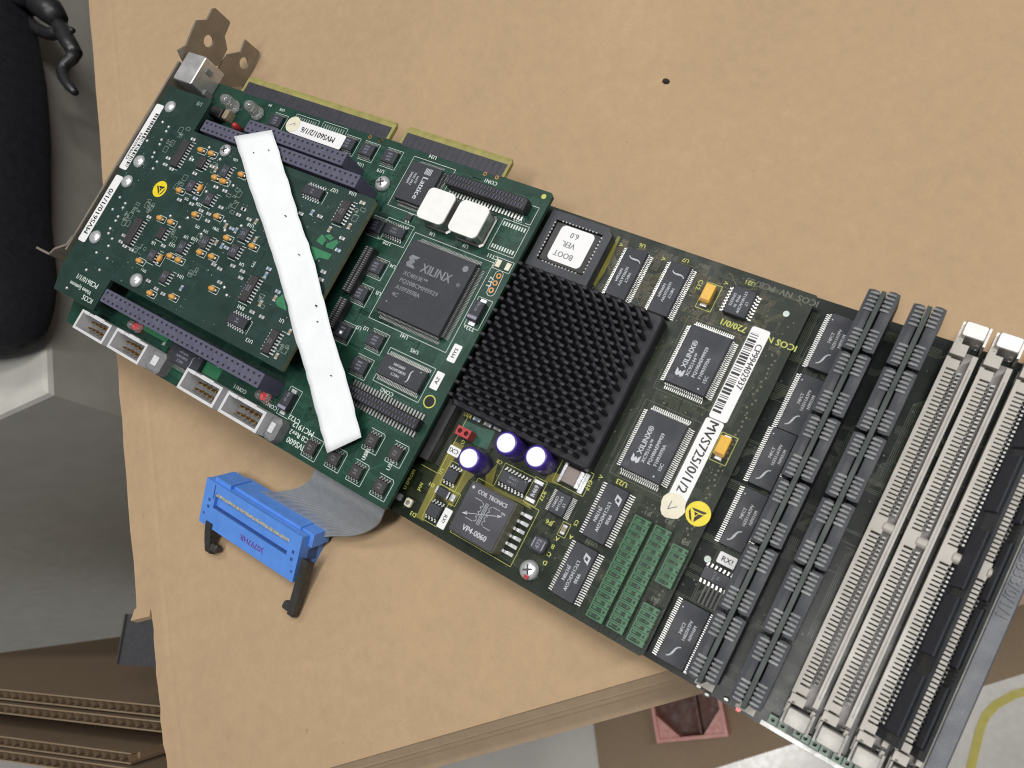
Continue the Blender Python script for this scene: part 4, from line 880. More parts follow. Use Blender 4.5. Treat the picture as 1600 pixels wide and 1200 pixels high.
# heat sink
hx0, hx1, hy1, hy0 = 153.4, 205.2, -24.6, -77.2
hk = MB(); hk.chip((hx0 + hx1) / 2, (hy0 + hy1) / 2, hx1 - hx0, hy1 - hy0, 0.6, 5.6, 0.0, 0.9); hk.cbox((hx0 + hx1) / 2, (hy0 + hy1) / 2, hx1 - hx0 - 5, hy1 - hy0 - 5, 0.05, 0.6)
o = obj('heat_sink', hk, 'heatsink_black', pro)
NR_, NC_ = 23, 12; pit = (hx1 - hx0 - 7.4) / (NC_ - 1); pity = (hy1 - hy0 - 5.0) / (NR_ - 1)
fin = shared('fin', lambda: MB().chip(0, 0, 1.9, 1.3, 0, 7.2, 0.08, 0.3).mesh(['heatsink_black']))
for j in range(NR_):
    for i in range(NC_): link('fin', fin, o, (hx0 + 2.5 + i * pit + (pit / 2 if j % 2 else 0), hy0 + 2.5 + j * pity, 5.55))
# PLCC socket with labelled memory chip
qx, qy, qsx, qsy = quad('M', ((475, 48), (970, 205), (725, 672), (185, 485)), Z2 + 4.6)
m = MB(); a, b = qsx / 2, qsy / 2
plate(m, [(-a, -b), (a, -b), (a, b - 2.2), (a - 2.2, b), (-a, b)], [[(-a + 3.0, -b + 3.0), (a - 3.0, -b + 3.0), (a - 3.0, b - 3.0), (-a + 3.0, b - 3.0)]], lambda p, q: (p, q, 0.2), lambda p, q: (p, q, 4.6))
so = fixn(obj('chip_socket', m, 'header_violet', pro, (qx, qy, 0)))
so.data.materials.clear(); so.data.materials.append(MAT['chip_grey'])
m = MB(); m.chip(0, 0, qsx - 6.6, qsy - 6.6, 0.4, 4.1, 0.1, 0.3); o = obj('memory_chip', m, 'plastic_black', so)
m = MB()
for k in range(11):
    t = (k - 5) * 1.27
    for s_ in (-1, 1): m.cbox(t, s_ * (b - 2.95), .5, .5, 3.9, 4.64); m.cbox(s_ * (a - 2.95), t, .5, .5, 3.9, 4.64)
obj('contacts', m, 'lead_dull', so)['kind'] = 'stuff'
lb = sticker(B2, 0, 0, 12.6, 12.8, 'sticker', 4.12, 1.6); lb.parent = so; lb.location = (0.3 * MM, 0.3 * MM, 0)
mk = MB(); [mk.text(t, dx_, dy_, 2.9, 4.23, 180, sx=.9) for t, dx_, dy_ in (('BOOT', -1.0, -3.6), ('VER.', -1.0, 0.2), ('6.0', -0.4, 3.7))]; o = obj('lettering', mk, 'print_grey', lb)
# chips
def chq(zn, pts, h, **k):
    qx, qy, sx, sy = quad(zn, pts, Z2 + h); n = k.pop('n'); ax = k.pop('axis', 'u'); L = sy if ax == 'u' else sx
    return chip(B2, qx, qy, sx, sy, h, ax, n, L / (n + 0.8), k.pop('ext', 1.5), **k), qx, qy, sx, sy
IDT = ('74FCT', '163952ATPV', 'N9936M')
for zn, pts in (('M', ((1072, 342), (1240, 395), (1045, 805), (868, 735))), ('N', ((365, 140), (548, 195), (322, 620), (160, 556)))):
    _, qx, qy, sx, sy = chq(zn, pts, 2.2, n=28, lines=IDT, tsize=1.3, rot=-90, tofs=(-0.3, -1.2), dot=False, logo=swoosh(1.45, 0.6, 5.2, -35), tmat='print_white')
for pts, zn in (([(1081, 505.6), (1147, 529), (1099, 620), (1035.6, 594)], 'X'), ([(1011, 638), (1078, 663), (1030, 758), (968, 729)], 'X')):
    qx, qy, sx, sy = quad('X', pts, Z2 + 2.8)
    chip(B2, qx, qy, sx, sy, 2.8, 'u', 30, sy / 31, 1.7, 'chip_black', 'lead', None, quadlead=20, dot=False, logo=logos(sigma_logo(2.6, -3.2, -5.6, 90), lambda mb, z: [mb.text('XILINX®', -3.0, 0.6, 2.3, z, 90), mb.text('XC95144™', -0.9, -2.2, 1.55, z, 90), mb.text('PQ100AEM9929', 1.0, -0.6, 1.5, z, 90), mb.text('F1093970A', 2.9, -1.9, 1.5, z, 90), mb.text('15C', 4.7, -5.0, 1.5, z, 90), mb.disc(4.0, -8.2, .3, z, 8)]), tmat='print_white')
    B2.via.disc(qx - 5, qy - 8, .9, 2.81, 14); B2.silk2.rect(qx, qy, sx + 5.2, sy + 5.2, .12, .03)
_, qx, qy, sx, sy = chq('N', ((885, 345), (1085, 400), (985, 640), (795, 565)), 2.3, n=8, lines=('LT', 'LT1181ACSW', '9910  N', 'DN2375'), tsize=1.2, rot=-90, tmat='print_white', ext=1.3, dot=False)
LT = ('LTC1343CGW', 'J9170N  9930')
for pts in (((690, 72), (885, 150), (652, 606), (468, 505)), ((420, 560), (622, 645), (396, 1095), (212, 988))):
    chq('Q', pts, 2.3, n=22, lines=('9930', 'LTC1343CGW', 'J9170N'), tsize=1.5, rot=-90, tmat='print_white', ext=1.6, dot=False, logo=flag_logo(2.0, 1.6, 5.2, -90), tofs=(-.2, -1.2))
chq('Q', ((268, 128), (402, 190), (308, 372), (182, 312)), 1.9, n=14, lines=('LT', 'LTC1149', 'CS9931'), tsize=1.2, rot=-90, tmat='print_white', ext=1.3, dot=False)
x, y = at('L', 1075, 385, Z2 + 1.6); chip(B2, x, y, 10.2, 4.2, 1.7, 'v', 8, 1.25, 1.1, lines=('LT1491', 'CS9928'), tsize=1.1, rot=180, tmat='print_grey'); B2.silk.rect(x, y, 11.6, 8.2, .14, .03)
for X, Y in ((560, 335), (410, 625)):
    x, y = at('L', X, Y, Z2 + 1.5); chip(B2, x, y, 4.9, 4.4, 1.7, 'v', 4, 1.2, 1.1, lead='lead', dot=False); B2.silk.rect(x, y, 6.2, 8.4, .14, .03)
# power transformer
qx, qy, qsx, qsy = quad('L', ((738, 375), (1112, 570), (885, 995), (528, 770)), Z2 + 8.2)
m = MB(); m.chip(qx, qy, qsx, qsy, 0.6, 7.9, 0.0, 0.5, 1); m.chip(qx, qy, qsx - .4, qsy - .4, 7.9, 8.2, 0.0, 0.3, 0); o = obj('power_transformer', m, ['transformer_top', 'transformer_side'], pro)
mk = MB(); zt = 8.235
mk.text('COIL TRONICS', qx + .5, qy + 6.2, 1.85, zt, 0, sx=.86); mk.text('VP4-0060', qx + .3, qy - 5.4, 2.5, zt, 0, sx=.9); mk.disc(qx - 6.8, qy + 6.6, .5, zt, 12); mk.text('TM', qx + 5.8, qy + 3.6, 1.1, zt)
for k in range(3): mk.seg(qx - .5 + k * .45, qy - 2.9, qx - .5 + k * .45, qy + 4.2, .13, zt)
for s_ in (-1, 1):
    for k in range(4):
        cy_ = qy + 3.0 - k * 1.55
        pts = [(qx + s_ * (2.0 + 0.9 * math.cos(t)) * (1) - s_ * 0.0, cy_ + 0.75 * math.sin(t)) for t in [math.radians(100 + 20 * q_) for q_ in range(9)]]
        if s_ < 0: pts = [(2 * qx - 0 - p[0] - 0, p[1]) for p in pts]; pts = [(qx - (p[0] - qx), p[1]) for p in pts]
        [mk.seg(*p, *q, .13, zt) for p, q in zip(pts, pts[1:])]
    mk.seg(qx + s_ * 2.0, qy + 4.0, qx + s_ * 4.6, qy + 4.0, .13, zt); mk.seg(qx + s_ * 2.0, qy - 2.6, qx + s_ * 4.6, qy - 2.6, .13, zt)
mk.seg(qx - 5.4, qy - 1.5, qx + 5.0, qy + 2.4, .16, zt); mk.flat([(qx - 6.4, qy - 1.9), (qx - 4.6, qy - 1.8), (qx - 5.0, qy - .8)], zt); mk.flat([(qx + 6.0, qy + 2.8), (qx + 4.4, qy + 2.7), (qx + 4.8, qy + 1.8)], zt)
obj('marking', mk, 'print_white', o)
m = MB()
for k in range(6):
    yy = qy + (k - 2.5) * qsy / 6.6
    m.box(qx + qsx / 2 + .02, qx + qsx / 2 + 1.0, yy - .45, yy + .45, 1.0, 1.6); m.box(qx + qsx / 2 + .8, qx + qsx / 2 + 1.4, yy - .45, yy + .45, .05, 1.6); m.cbox(qx + qsx / 2 + 2.4, yy, 2.2, 1.1, .04, .45)
obj('leads', m, 'solder', o)['kind'] = 'stuff'
B2.silk.rect(qx + 1, qy, qsx + 6.6, qsy + 2.4, .14, .03)
# purple electrolytic cans
HC = 11.0
for X, Y in ((732, 716), (790.5, 692), (837, 713.5)):
    x, y = P(X, Y, Z2 + HC); r = 3.75
    m = MB(); m.rev(0, 0, [(r * .96, .3), (r, .9), (r, 1.4), (r * .95, 1.7), (r, 2.1), (r, HC - .55), (r * .93, HC - .1), (r * .80, HC)], 36, 0)
    o = obj('electrolytic_capacitor', m, 'cap_violet', pro, (x, y, 0), smooth=True)
    m = MB(); m.rev(0, 0, [(r * .79, HC - .3), (r * .79, HC + .02), (r * .75, HC + .07), (0.05, HC + .07)], 36); obj('can_top', m, 'cap_top', o)
    for k in range(3): pass
# yellow block tantalums
for zn, X, Y in (('N', 668, 412), ('O', 1006, 622)):
    x, y = at(zn, X, Y, Z2 + 2.8); m = MB(); m.chip(0, 0, 3.3, 6.2, 0.2, 2.8, .1, .25, 0); m.cbox(0, -2.55, 2.7, .7, 2.803, 2.82, 1); m.cbox(0, -3.4, 2.0, .9, .05, .8, 2); m.cbox(0, 3.3, 2.0, .7, .05, .8, 2)
    o = obj('tantalum_capacitor', m, ['tant_yellow', 'tant_stripe', 'solder'], pro, (x, y, 0)); o['label'] = 'yellow block capacitor'; B2.silk.rect(x + .2, y - .2, 5.0, 8.8, .16, .03)
# ceramic block, marked resistor, diode and small parts
x, y = at('e', 900, 355, Z2 + 2); m = MB(); m.chip(0, 0, 4.7, 5.2, .2, 2.6, .05, .3, 0); m.cbox(2.75, 0, .7, 5.4, .1, 2.5, 1); m.cbox(-2.75, 0, .7, 5.4, .1, 2.5, 1); m.cbox(4.0, -.2, 1.6, 6.4, .05, .5, 1); m.cbox(-3.6, 0, .8, 6.4, .05, .5, 1); obj('ceramic_capacitor', m, ['ceramic_tan', 'solder'], pro, (x, y, 0)); B2.silk.rect(x, y, 11, 7.6, .14, .03)
x, y = at('e', 440, 540, Z2 + 1); m = MB(); m.cbox(0, 0, 3.0, 5.4, .1, .9, 0); m.cbox(0, 3.0, 3.1, 1.1, .08, .95, 1); m.cbox(0, -3.0, 3.1, 1.1, .08, .95, 1); o = obj('power_resistor', m, ['smd_black', 'solder'], pro, (x, y, 0)); mk = MB(); mk.text('R469', 0, 0, 2.1, .93, 90, sx=.85); obj('marking', mk, 'print_white', o); B2.silk.rect(x, y, 4.4, 8.4, .14, .03)
x, y = at('L', 500, 485, Z2 + 1.5); m = MB(); m.chip(-.3, 0, 4.4, 2.9, .2, 2.2, .1, .2, 0); m.cbox(2.0, 0, .5, 2.6, 2.2, 2.22, 1); m.cbox(3.0, 0, 1.7, 2.2, .05, .9, 1); m.cbox(-3.0, 0, 1.0, 2.2, .05, 1.2, 1); obj('diode', m, ['chip_black', 'solder'], pro, (x, y, 0)); B2.silk.rect(x + .5, y, 8.6, 4.2, .14, .03)
x, y = at('Q', 120, 590, Z2 + 2); m = MB(); m.chip(0, 0, 5.0, 5.0, .2, 3.0, .1, .8, 0); ind = obj('inductor', m, ['chip_grey'], pro, (x, y, 0)); m = MB(); m.text('472', 0, 0, 2.0, 3.03, 90); [m.cbox(s_ * 1.7, 0, .4, 3.0, 3.01, 3.03) for s_ in (-1, 1)]; obj('marking', m, 'print_violet', ind)
x, y = at('e', 805, 1020, Z2 + .5); smd(B2, x, y, 'smd_tan', math.pi / 2, 3.0, 1.6); B2.silk.rect(x, y, 2.6, 4.4, .14, .03)
for X, Y, kd in ((1095, 612, 'smd_blue'), (1185, 655, 'smd_grey'), (1268, 690, 'smd_grey')):
    x, y = at('K', X, Y, Z2 + .5); smd(B2, x, y, kd, 0, 2.8, 1.5)
x, y = at('L', 205, 562, Z2 + 1); m = MB(); m.chip(0, 0, 2.6, 2.9, .1, 1.6, .1, .4); o = obj('indicator_lamp', m, 'sticker_cream', pro, (x, y, 0)); obj('lamp_core', MB().cyl(0, 0, .8, 1.61, 1.7, 14), 'led_core', o)
x, y = at('L', 128, 515, Z2 + 1); m = MB(); m.chip(0, 0, 2.0, 2.4, .1, 1.4, .1, .4); obj('indicator_lamp', m, 'smd_grey', pro, (x, y, 0))
x, y = at('K', 995, 730, Z2 + 3); m = MB()
plate(m, [(-2.6, -1.5), (2.6, -1.5), (2.6, 1.5), (-2.6, 1.5)], [circ(-1.25, 0, .85, n=8), circ(1.25, 0, .85, n=8)], lambda p, q: (p, q, .3), lambda p, q: (p, q, 4.6)); o = fixn(obj('jumper_link', m, 'red_plastic', pro, (x, y, 0)))
obj('link_bottom', MB().cbox(0, 0, 4.6, 2.4, .25, 3.2), 'print_black', o)
x, y = at('Q', 25, 800, Z2 + 2); screw(B2, x, y, 3.1, 2.2); m = MB(); m.cbox(x + .6, y - 2.1, 1.6, 1.1, 1.8, 2.35); obj('paint_mark', m, 'red_plastic', pro)
x, y = at('N', 1325, 590, Z2); o = obj('plated_hole', MB().cyl(0, 0, .95, .02, .2, 14), 'silk_white', pro, (x, y, 0))
# fine pin connector next to the carrier card
a_ = at('K', 985, 495, Z2 + 3); b_ = at('K', 725, 985, Z2 + 3); L = abs(a_[1] - b_[1]); cx, cy = (a_[0] + b_[0]) / 2 - 3.2, (a_[1] + b_[1]) / 2
m = MB(); m.chip(0, 0, 4.6, L, .2, 5.2, .1, .3); o = obj('board_connector', m, 'plastic_black', pro, (cx, cy, 0))
n = int(L / .64); m = MB(); [m.box(2.35, 4.3, (k - (n - 1) / 2) * .64 - .15, (k - (n - 1) / 2) * .64 + .15, .05, .3) for k in range(n)]; [m.box(2.32, 2.5, (k - (n - 1) / 2) * .64 - .15, (k - (n - 1) / 2) * .64 + .15, .3, 4.2) for k in range(n)]; obj('leads', m, 'trace_grey', o)['kind'] = 'stuff'
B2.silk.seg(cx + 5.0, cy - L / 2 - 2, cx + 5.0, cy + L / 2 + 3, .15, .03); B2.silk.seg(cx - 2, cy - L / 2 - 2, cx + 5.0, cy - L / 2 - 2, .15, .03)
# green jumper strips
def jstrip(l0, l1, r0, r1, n, nm):
    zt = Z2 + 4.0
    p = [at('R', *q, zt) for q in (l0, r0, r1, l1)]; x0 = (p[0][0] + p[3][0]) / 2; x1 = (p[1][0] + p[2][0]) / 2; y1 = (p[0][1] + p[1][1]) / 2; y0 = (p[2][1] + p[3][1]) / 2
    cx = (x0 + x1) / 2; W = x1 - x0 - .3; pt = (y1 - y0) / n
    def mk():
        m = MB(); h = pt * .47
        plate(m, [(-W / 2, -h), (W / 2, -h), (W / 2, h), (-W / 2, h)], [[(-W / 2 + .45, -h + .38), (W / 2 - 1.6, -h + .38), (W / 2 - 1.6, h - .38), (-W / 2 + .45, h - .38)]], lambda a, b: (a, b, .2), lambda a, b: (a, b, 4.0))
        me = m.mesh(['jumper_green']); bm = bmesh.new(); bm.from_mesh(me); bmesh.ops.recalc_face_normals(bm, faces=bm.faces); bm.to_mesh(me); bm.free(); return me
    def mk2():
        m = MB(); m.cbox(-.6, 0, W - 2.0, pt * .5, .3, 2.9); return m.mesh(['jumper_green'])
    def mk3():
        m = MB(); m.cbox(-.2, 0, 1.5, pt * .30, 2.91, 3.3); m.cbox(W / 2 - .9, 0, .7, pt * .4, 4.01, 4.03); return m.mesh(['jumper_slot'])
    for k in range(n):
        o = link('jumper', shared((nm, 1), mk), pro, (cx, y0 + (k + .5) * pt, 0)); link('slot_floor', shared((nm, 2), mk2), o); link('slot', shared((nm, 3), mk3), o, ((k % 3 - 1) * .5, 0, 0))
jstrip((505, 25), (120, 800), (650, 70), (250, 885), 15, 'j1'); jstrip((665, 95), (285, 885), (812, 160), (402, 970), 15, 'j2')
jstrip((800, 245), (658, 540), (938, 295), (792, 605), 6, 'j3'); jstrip((578, 705), (432, 985), (716, 762), (562, 1070), 6, 'j4')
# stickers
zt = 0.16
a_ = at('N', 1122, 715, Z2); b_ = at('O', 965, 408, Z2); wd = quad('N', ((1045, 692), (1200, 742), (1075, 1000), (920, 950)), Z2)[2]
cx, cy = (a_[0] + b_[0]) / 2, (a_[1] + b_[1]) / 2; Ls = abs(a_[1] - b_[1]); o = sticker(B2, cx, cy, wd, Ls); barcode(o, wd, Ls, zt, -wd / 2 + .3, .1, 9, -Ls / 2 + 2, Ls / 2 - 2); mk = MB(); mk.text('CP994402937', 1.55, 3.2, 2.75, zt, -90, sx=.95); obj('lettering', mk, 'print_black', o)
a_ = at('O', 932, 432, Z2); b_ = at('O', 588, 1165, Z2); cx, cy = (a_[0] + b_[0]) / 2, (a_[1] + b_[1]) / 2; Ls = abs(a_[1] - b_[1]) + 2; o = sticker(B2, cx, cy, wd, Ls); mk = MB(); mk.text('MVS725/0/1/2', .1, 3.4, 4.1, zt, -90); obj('lettering', mk, 'print_black', o)
x, y = at('Q', 1235, 270, Z2); m = MB(); rr = random.Random(2); m.prism([(3.7 * (1 + rr.uniform(-.08, .06)) * math.cos(t), 4.0 * (1 + rr.uniform(-.08, .06)) * math.sin(t)) for t in [i * math.pi / 9 for i in range(18)]], .15, .20); o = obj('sticker', m, 'sticker_cream', pro, (x, y, 0)); mk = MB(); mk.seg(-.9, 1.2, -1.0, -1.4, .3, .215); mk.seg(-1.0, -1.4, 1.2, .3, .3, .215); obj('lettering', mk, 'print_grey', o)
x, y = at('Q', 1445, 335, Z2); esd_sticker(B2, x, y, 3.6, -60)
txt_sticker(B2, 'L', ((520, 600), (578, 635), (492, 790), (430, 755)), .1, 'RX!', 1.8, -90)
txt_sticker(B2, 'f', ((680, 435), (815, 505), (750, 605), (622, 535)), .1, 'CXi', 2.2, 180)
# copper areas, lettering
obj('copper_pour', MB().flat(poly_px('f', ((720, 395), (845, 450), (700, 640), (460, 1120), (330, 1400), (240, 1340), (420, 960), (600, 580)), Z2), .014), 'pour_olive', pro)
obj('copper_pour', MB().flat(poly_px('L', ((640, 250), (760, 330), (700, 380), (590, 560), (560, 600), (480, 520), (560, 420)), Z2), .015), 'pour_olive', pro)
obj('copper_pour', MB().flat(poly_px('L', ((850, 330), (950, 230), (900, 420), (1200, 560), (1230, 620), (1120, 560), (840, 430)), Z2), .016), 'pour_olive', pro)
obj('copper_pour', MB().flat(poly_px('L', ((1380, 300), (1480, 330), (1440, 400), (1480, 420), (1400, 400), (1340, 380)), Z2), .017), 'pour_olive', pro)
obj('copper_pour', MB().flat(poly_px('M', ((860, 480), (990, 260), (1010, 270), (880, 560), (800, 680), (770, 650)), Z2), .018), 'pour_olive', pro)
m = MB(); m.flat(poly_px('f', ((830, 120), (1060, 225), (1230, 270), (1130, 500), (960, 440), (880, 330), (800, 240)), Z2), .02); obj('copper_patch', m, 'trace_green', pro)
for a in (('M', 1195, 342, 'U6', 1.9), ('M', 1555, 465, 'U7', 1.9), ('N', 605, 345, 'C12', 2.0, -90), ('N', 1030, 335, 'U21', 2.0), ('N', 890, 690, '720/0/1', 2.8), ('N', 1290, 840, 'ICOS N', 2.8), ('O', 170, 935, 'U23', 2.2), ('Q', 535, 95, 'C17', 1.9, -90), ('Q', 150, 185, 'R27', 1.9, -90), ('Q', 270, 545, 'A', 1.9), ('Q', 235, 610, 'B', 1.9), ('Q', 205, 675, 'C', 1.9), ('Q', 170, 745, 'D', 1.9), ('Q', 385, 530, 'A', 1.8), ('Q', 205, 410, 'JF6', 2.0), ('L', 245, 660, 'D3', 2.0), ('K', 1020, 580, 'R32', 2.0), ('L', 480, 300, 'U1', 1.8, -90), ('L', 400, 415, 'D1', 1.8), ('L', 660, 60, 'G', 1.9), ('L', 965, 225, 'C8', 1.7), ('Q', 430, 410, 'C5', 1.6, -90), ('M', 1015, 335, 'V', 1.8, 90), ('M', 1370, 450, 'V', 1.8, 90), ('N', 825, 335, 'V', 1.8, 90), ('Q', 635, 28, 'V', 1.8, 90), ('L', 210, 370, 'U EPROM', 1.7, 90), ('L', 300, 430, 'JAN', 1.6, 90)):
    st(B2, *a)
for a in (('Q', 1030, 335, 'JF1', 1.9), ('Q', 1200, 400, 'JF2', 1.9), ('Q', 1340, 575, 'JF4', 1.9), ('Q', 1085, 1055, 'JF3', 1.9), ('Q', 560, 580, 'U221', 1.8), ('N', 1290, 410, 'ICOS  NV  PCB725', 2.8)):
    st(B2, *a, layer=B2.silk2) if len(a) > 6 else st(B2, a[0], a[1], a[2], a[3], a[4], 180, B2.silk2)
traces(B2, 206, 240, -112, -3, 120, B2.tr, .13, .45); traces(B2, 175, 240, -24, -3, 80, B2.tr2, .13, .4, (2, 8)); traces(B2, 150, 206, -114, -80, 70, B2.tr, .15, .5)
for k in range(60): B2.via2.disc(PX1 - 3.0 + B2.rng.uniform(-.5, .5) - (0.8 if k % 3 == 0 else 0), -18 - k * 1.45, .34, .02, 8)
vias(B2, 175, 225, -24, -3, 200, B2.via2, (.14, .3)); vias(B2, 204, 240, -112, -3, 260, B2.via2, (.14, .28)); vias(B2, 150, 206, -114, -80, 90, B2.via2, (.14, .28))
# =================================================================== memory card
mem = thing('memory_card', 'lowest dark board at right carrying the memory sockets', 'circuit board', (0, 0, ZF + Z3))
B3 = Board(mem, Z3)
m = MB(); m.prism([(146, -0.6), (312.9, 2.0), (312.9, -116.6), (146, -116.6)], -1.6, -.02); obj('circuit_board', m, 'pcb_memory', mem)
for x, y in ((152, -6), (152, -110), (230, -6), (230, -110), (262, -3), (190, -60)): obj('standoff', MB().cyl(0, 0, 2.5, ZC - Z3 + .35, -1.61, 12), 'lead_dull', mem, (x, y, 0))
for (X, Y) in ((1300, 537), (1252, 632), (1207, 717), (1162, 812)):
    x, y = P(X, Y, Z3 + 2.3); chip(B3, x, y, 7.3, 18.2, 2.3, 'u', 28, .635, 1.5, lines=('74FCT', '162511ATPV', 'N9931M'), tsize=1.25, rot=90, tofs=(.6, 1.5), logo=swoosh(1.5, -0.4, -5.2, 35), dot=True, tmat='print_white')
x, y = P(1067, 992, Z3 + 2.3); chip(B3, x, y, 8.6, 18.2, 2.3, 'u', 28, .635, 1.5, lines=('74FCT', '16827ATPV', 'N9936M'), tsize=1.25, rot=90, tofs=(.6, 1.5), logo=swoosh(1.5, -0.4, -5.2, 35), tmat='print_white')
x, y = at('T', 315, 1050, Z3 + 1.5); chip(B3, x, y, 8.6, 4.0, 1.6, 'v', 7, 1.22, 1.1, lines=('74FCT', '04'), tsize=1.0, rot=90, tmat='print_grey')
txt_sticker(B3, 'T', ((340, 885), (455, 930), (425, 1000), (315, 955)), .1, 'RX!', 2.2, 0)
x, y = at('T', 263, 935, Z3); obj('plated_hole', MB().cyl(0, 0, 1.0, .02, .2, 14), 'silk_white', mem, (x, y, 0))
m = MB(); x, y = at('U', 590, 130, Z3); [m.cbox(x - 2 + k * 1.2, y, .45, 5.5, .02, .1) for k in range(5)]; obj('solder_pad', m, 'trace_grey', mem)
# 72-contact memory sockets
PT = 1.215
def socket(xc, lab=None):
    W = 7.2
    o = link('memory_socket', shared('sock', lambda: sock_body(W)), mem, (xc, 0, 0))
    if lab: o['label'] = lab
    link('contacts', shared('sockc', lambda: sock_contacts(W)), o)['kind'] = 'stuff'
    link('lip_groove', shared('sockg', lambda: MB().box(W / 2 - .85, W / 2 - .45, -103, -7, 6.01, 6.03).mesh(['socket_groove'])), o)
    for sgn, yy in ((1, 0.2), (-1, -107.6)):
        lt = link('latch', shared(('latch', sgn), lambda s=sgn: latch_mesh(s)), o, (0, yy, 0))
        link('latch_spring', shared(('spring', sgn), lambda s=sgn: spring_mesh(s)), lt)
    return o
def slots(): return [-9.2 - k * PT for k in range(36)] + [-58.4 - k * PT for k in range(36)]
def sock_body(W):
    m = MB(); h = W / 2
    m.box(-h, h, -106.5, -1.0, .1, .9, 1)
    m.box(-h, -h + 1.0, -104.5, -5.0, .9, 6.0)
    m.box(h - 1.35, h, -105.5, -3.0, .9, 6.0)
    for y in slots(): m.box(-h + 1.0, -h + 3.3, y - .40, y + .36, .9, 5.95)
    m.box(-h + 1.0, -h + 3.6, -8.2, -5.4, .9, 5.9); m.box(-h + 1.0, -h + 3.6, -57.4, -52.6, .9, 5.9); m.box(-h + 1.0, -h + 3.6, -104, -101.9, .9, 5.9)
    m.tube([(h - 4.0, -55.0, 5.0), (h - 3.9, -55.0, 5.0), (h - 1.5, -55.0, 5.0), (h - 1.4, -55.0, 5.0)], [1.3, 1.5, 1.5, 1.3], 16)
    m.box(-h + .2, h - 3.2, -4.6, -1.2, .9, 7.4); m.box(-h + .2, -h + 2.0, -1.2, .8, .9, 7.4)
    m.box(-h + .2, h - 3.2, -107, -104.6, .9, 7.0); m.box(-h, -h + 1.0, -110, -106.5, .1, 5.0); m.box(h - 1.0, h, -110.5, -106.5, .1, 5.4)
    return m.mesh(['socket_cream', 'socket_groove'])
def sock_contacts(W):
    m = MB(); h = W / 2
    for k, y in enumerate(slots()):
        yy = y + PT / 2
        m.loft([[(-h + 3.35, yy - .28, .9), (-h + 3.9, yy - .28, .9), (-h + 3.9, yy + .28, .9), (-h + 3.35, yy + .28, .9)], [(-h + 3.2, yy - .28, 5.2), (-h + 3.75, yy - .28, 5.5), (-h + 3.75, yy + .28, 5.5), (-h + 3.2, yy + .28, 5.2)]])
        m.loft([[(h - 2.9, yy - .27, .9), (h - 2.3, yy - .27, .9), (h - 2.3, yy + .27, .9), (h - 2.9, yy + .27, .9)], [(h - 3.1, yy - .27, 4.5), (h - 2.1, yy - .27, 4.9), (h - 2.1, yy + .27, 4.9), (h - 3.1, yy + .27, 4.5)]])
    return m.mesh(['lead'])
def latch_mesh(s):
    m = MB()
    m.chip(.25, s * 2.6, 5.8, 4.4, .2, 9.0, 0, .35); m.box(-3.3, -2.75, s * 2.4 - 2.6, s * 2.4 + 2.6, .2, 7.0); m.box(3.25, 3.85, s * 2.4 - 2.8, s * 2.4 + 2.8, .2, 7.4)
    return m.mesh(['latch_metal' if s > 0 else 'latch_shaded'])
def spring_mesh(s):
    m = MB()
    for x in (-2.2, 2.0): m.tube([(x + .55 * math.cos(t), s * .1 - s * .9 + .2 * math.sin(t), 6.2 + 1.2 * math.sin(t)) for t in [i * math.pi / 6 for i in range(13)]], .18, 6)
    return m.mesh(['lead'])
SX = [283.4, 291.9, 300.8, 309.1]
socket(SX[0], 'cream empty memory socket nearest the memory modules'); socket(SX[1], 'second cream empty memory socket'); socket(SX[2]); s4 = socket(SX[3]); s4.scale = (0.9, 1, 1)
# sockets holding the two upright modules
for xc in (259.6, 271.4):
    m = MB(); m.box(-3.2, 3.2, -113, -2.5, .1, 5.0); m.box(-2.6, 2.6, -115.5, -113, .1, 3.2, 1); m.box(-2.6, 2.6, -2.4, .4, .1, 6.2, 1); o = obj('memory_socket', m, ['plastic_black', 'socket_cream'], mem, (xc, 0, 0)); o['label'] = 'dark socket holding an upright module'
# terminals along the lower edge
for X, Y in ((222, 600), (342, 678), (535, 765), (628, 830), (745, 905), (868, 985), (1022, 1078), (1150, 1145), (1290, 1235)):
    x, y = at('g', X, Y, Z3 + 2.4); m = MB(); plate(m, [(-1.15, -1.15), (1.15, -1.15), (1.15, 1.15), (-1.15, 1.15)], [circ(0, 0, .55, n=8)], lambda p, q: (p, q, .05), lambda p, q: (p, q, 2.4)); o = fixn(obj('terminal', m, 'jumper_green', mem, (x, min(y, -113.4), 0)))
m = MB(); m.box(276, 312, -116.5, -115.3, .02, .12); obj('edge_glare', m, 'lead_dull', mem)  # pale strip painted as the lamp glare along the lower board edge
x, y = at('U', 775, 832, Z3 + 1); obj('indicator_lamp', MB().cyl(0, 0, .7, .05, 1.5, 10), 'led_red', mem, (x, y, 0))
m = MB(); rr = random.Random(8)
for X, Y in ((470, 605), (445, 600), (530, 690), (580, 740), (740, 760), (860, 850), (700, 770)):
    x, y = at('U', X, Y, Z3); m.chip(x, y, 1.8, 1.2, .05, 1.0, .1, .3)
obj('solder_joints', m, 'lead_dull', mem)['kind'] = 'stuff'
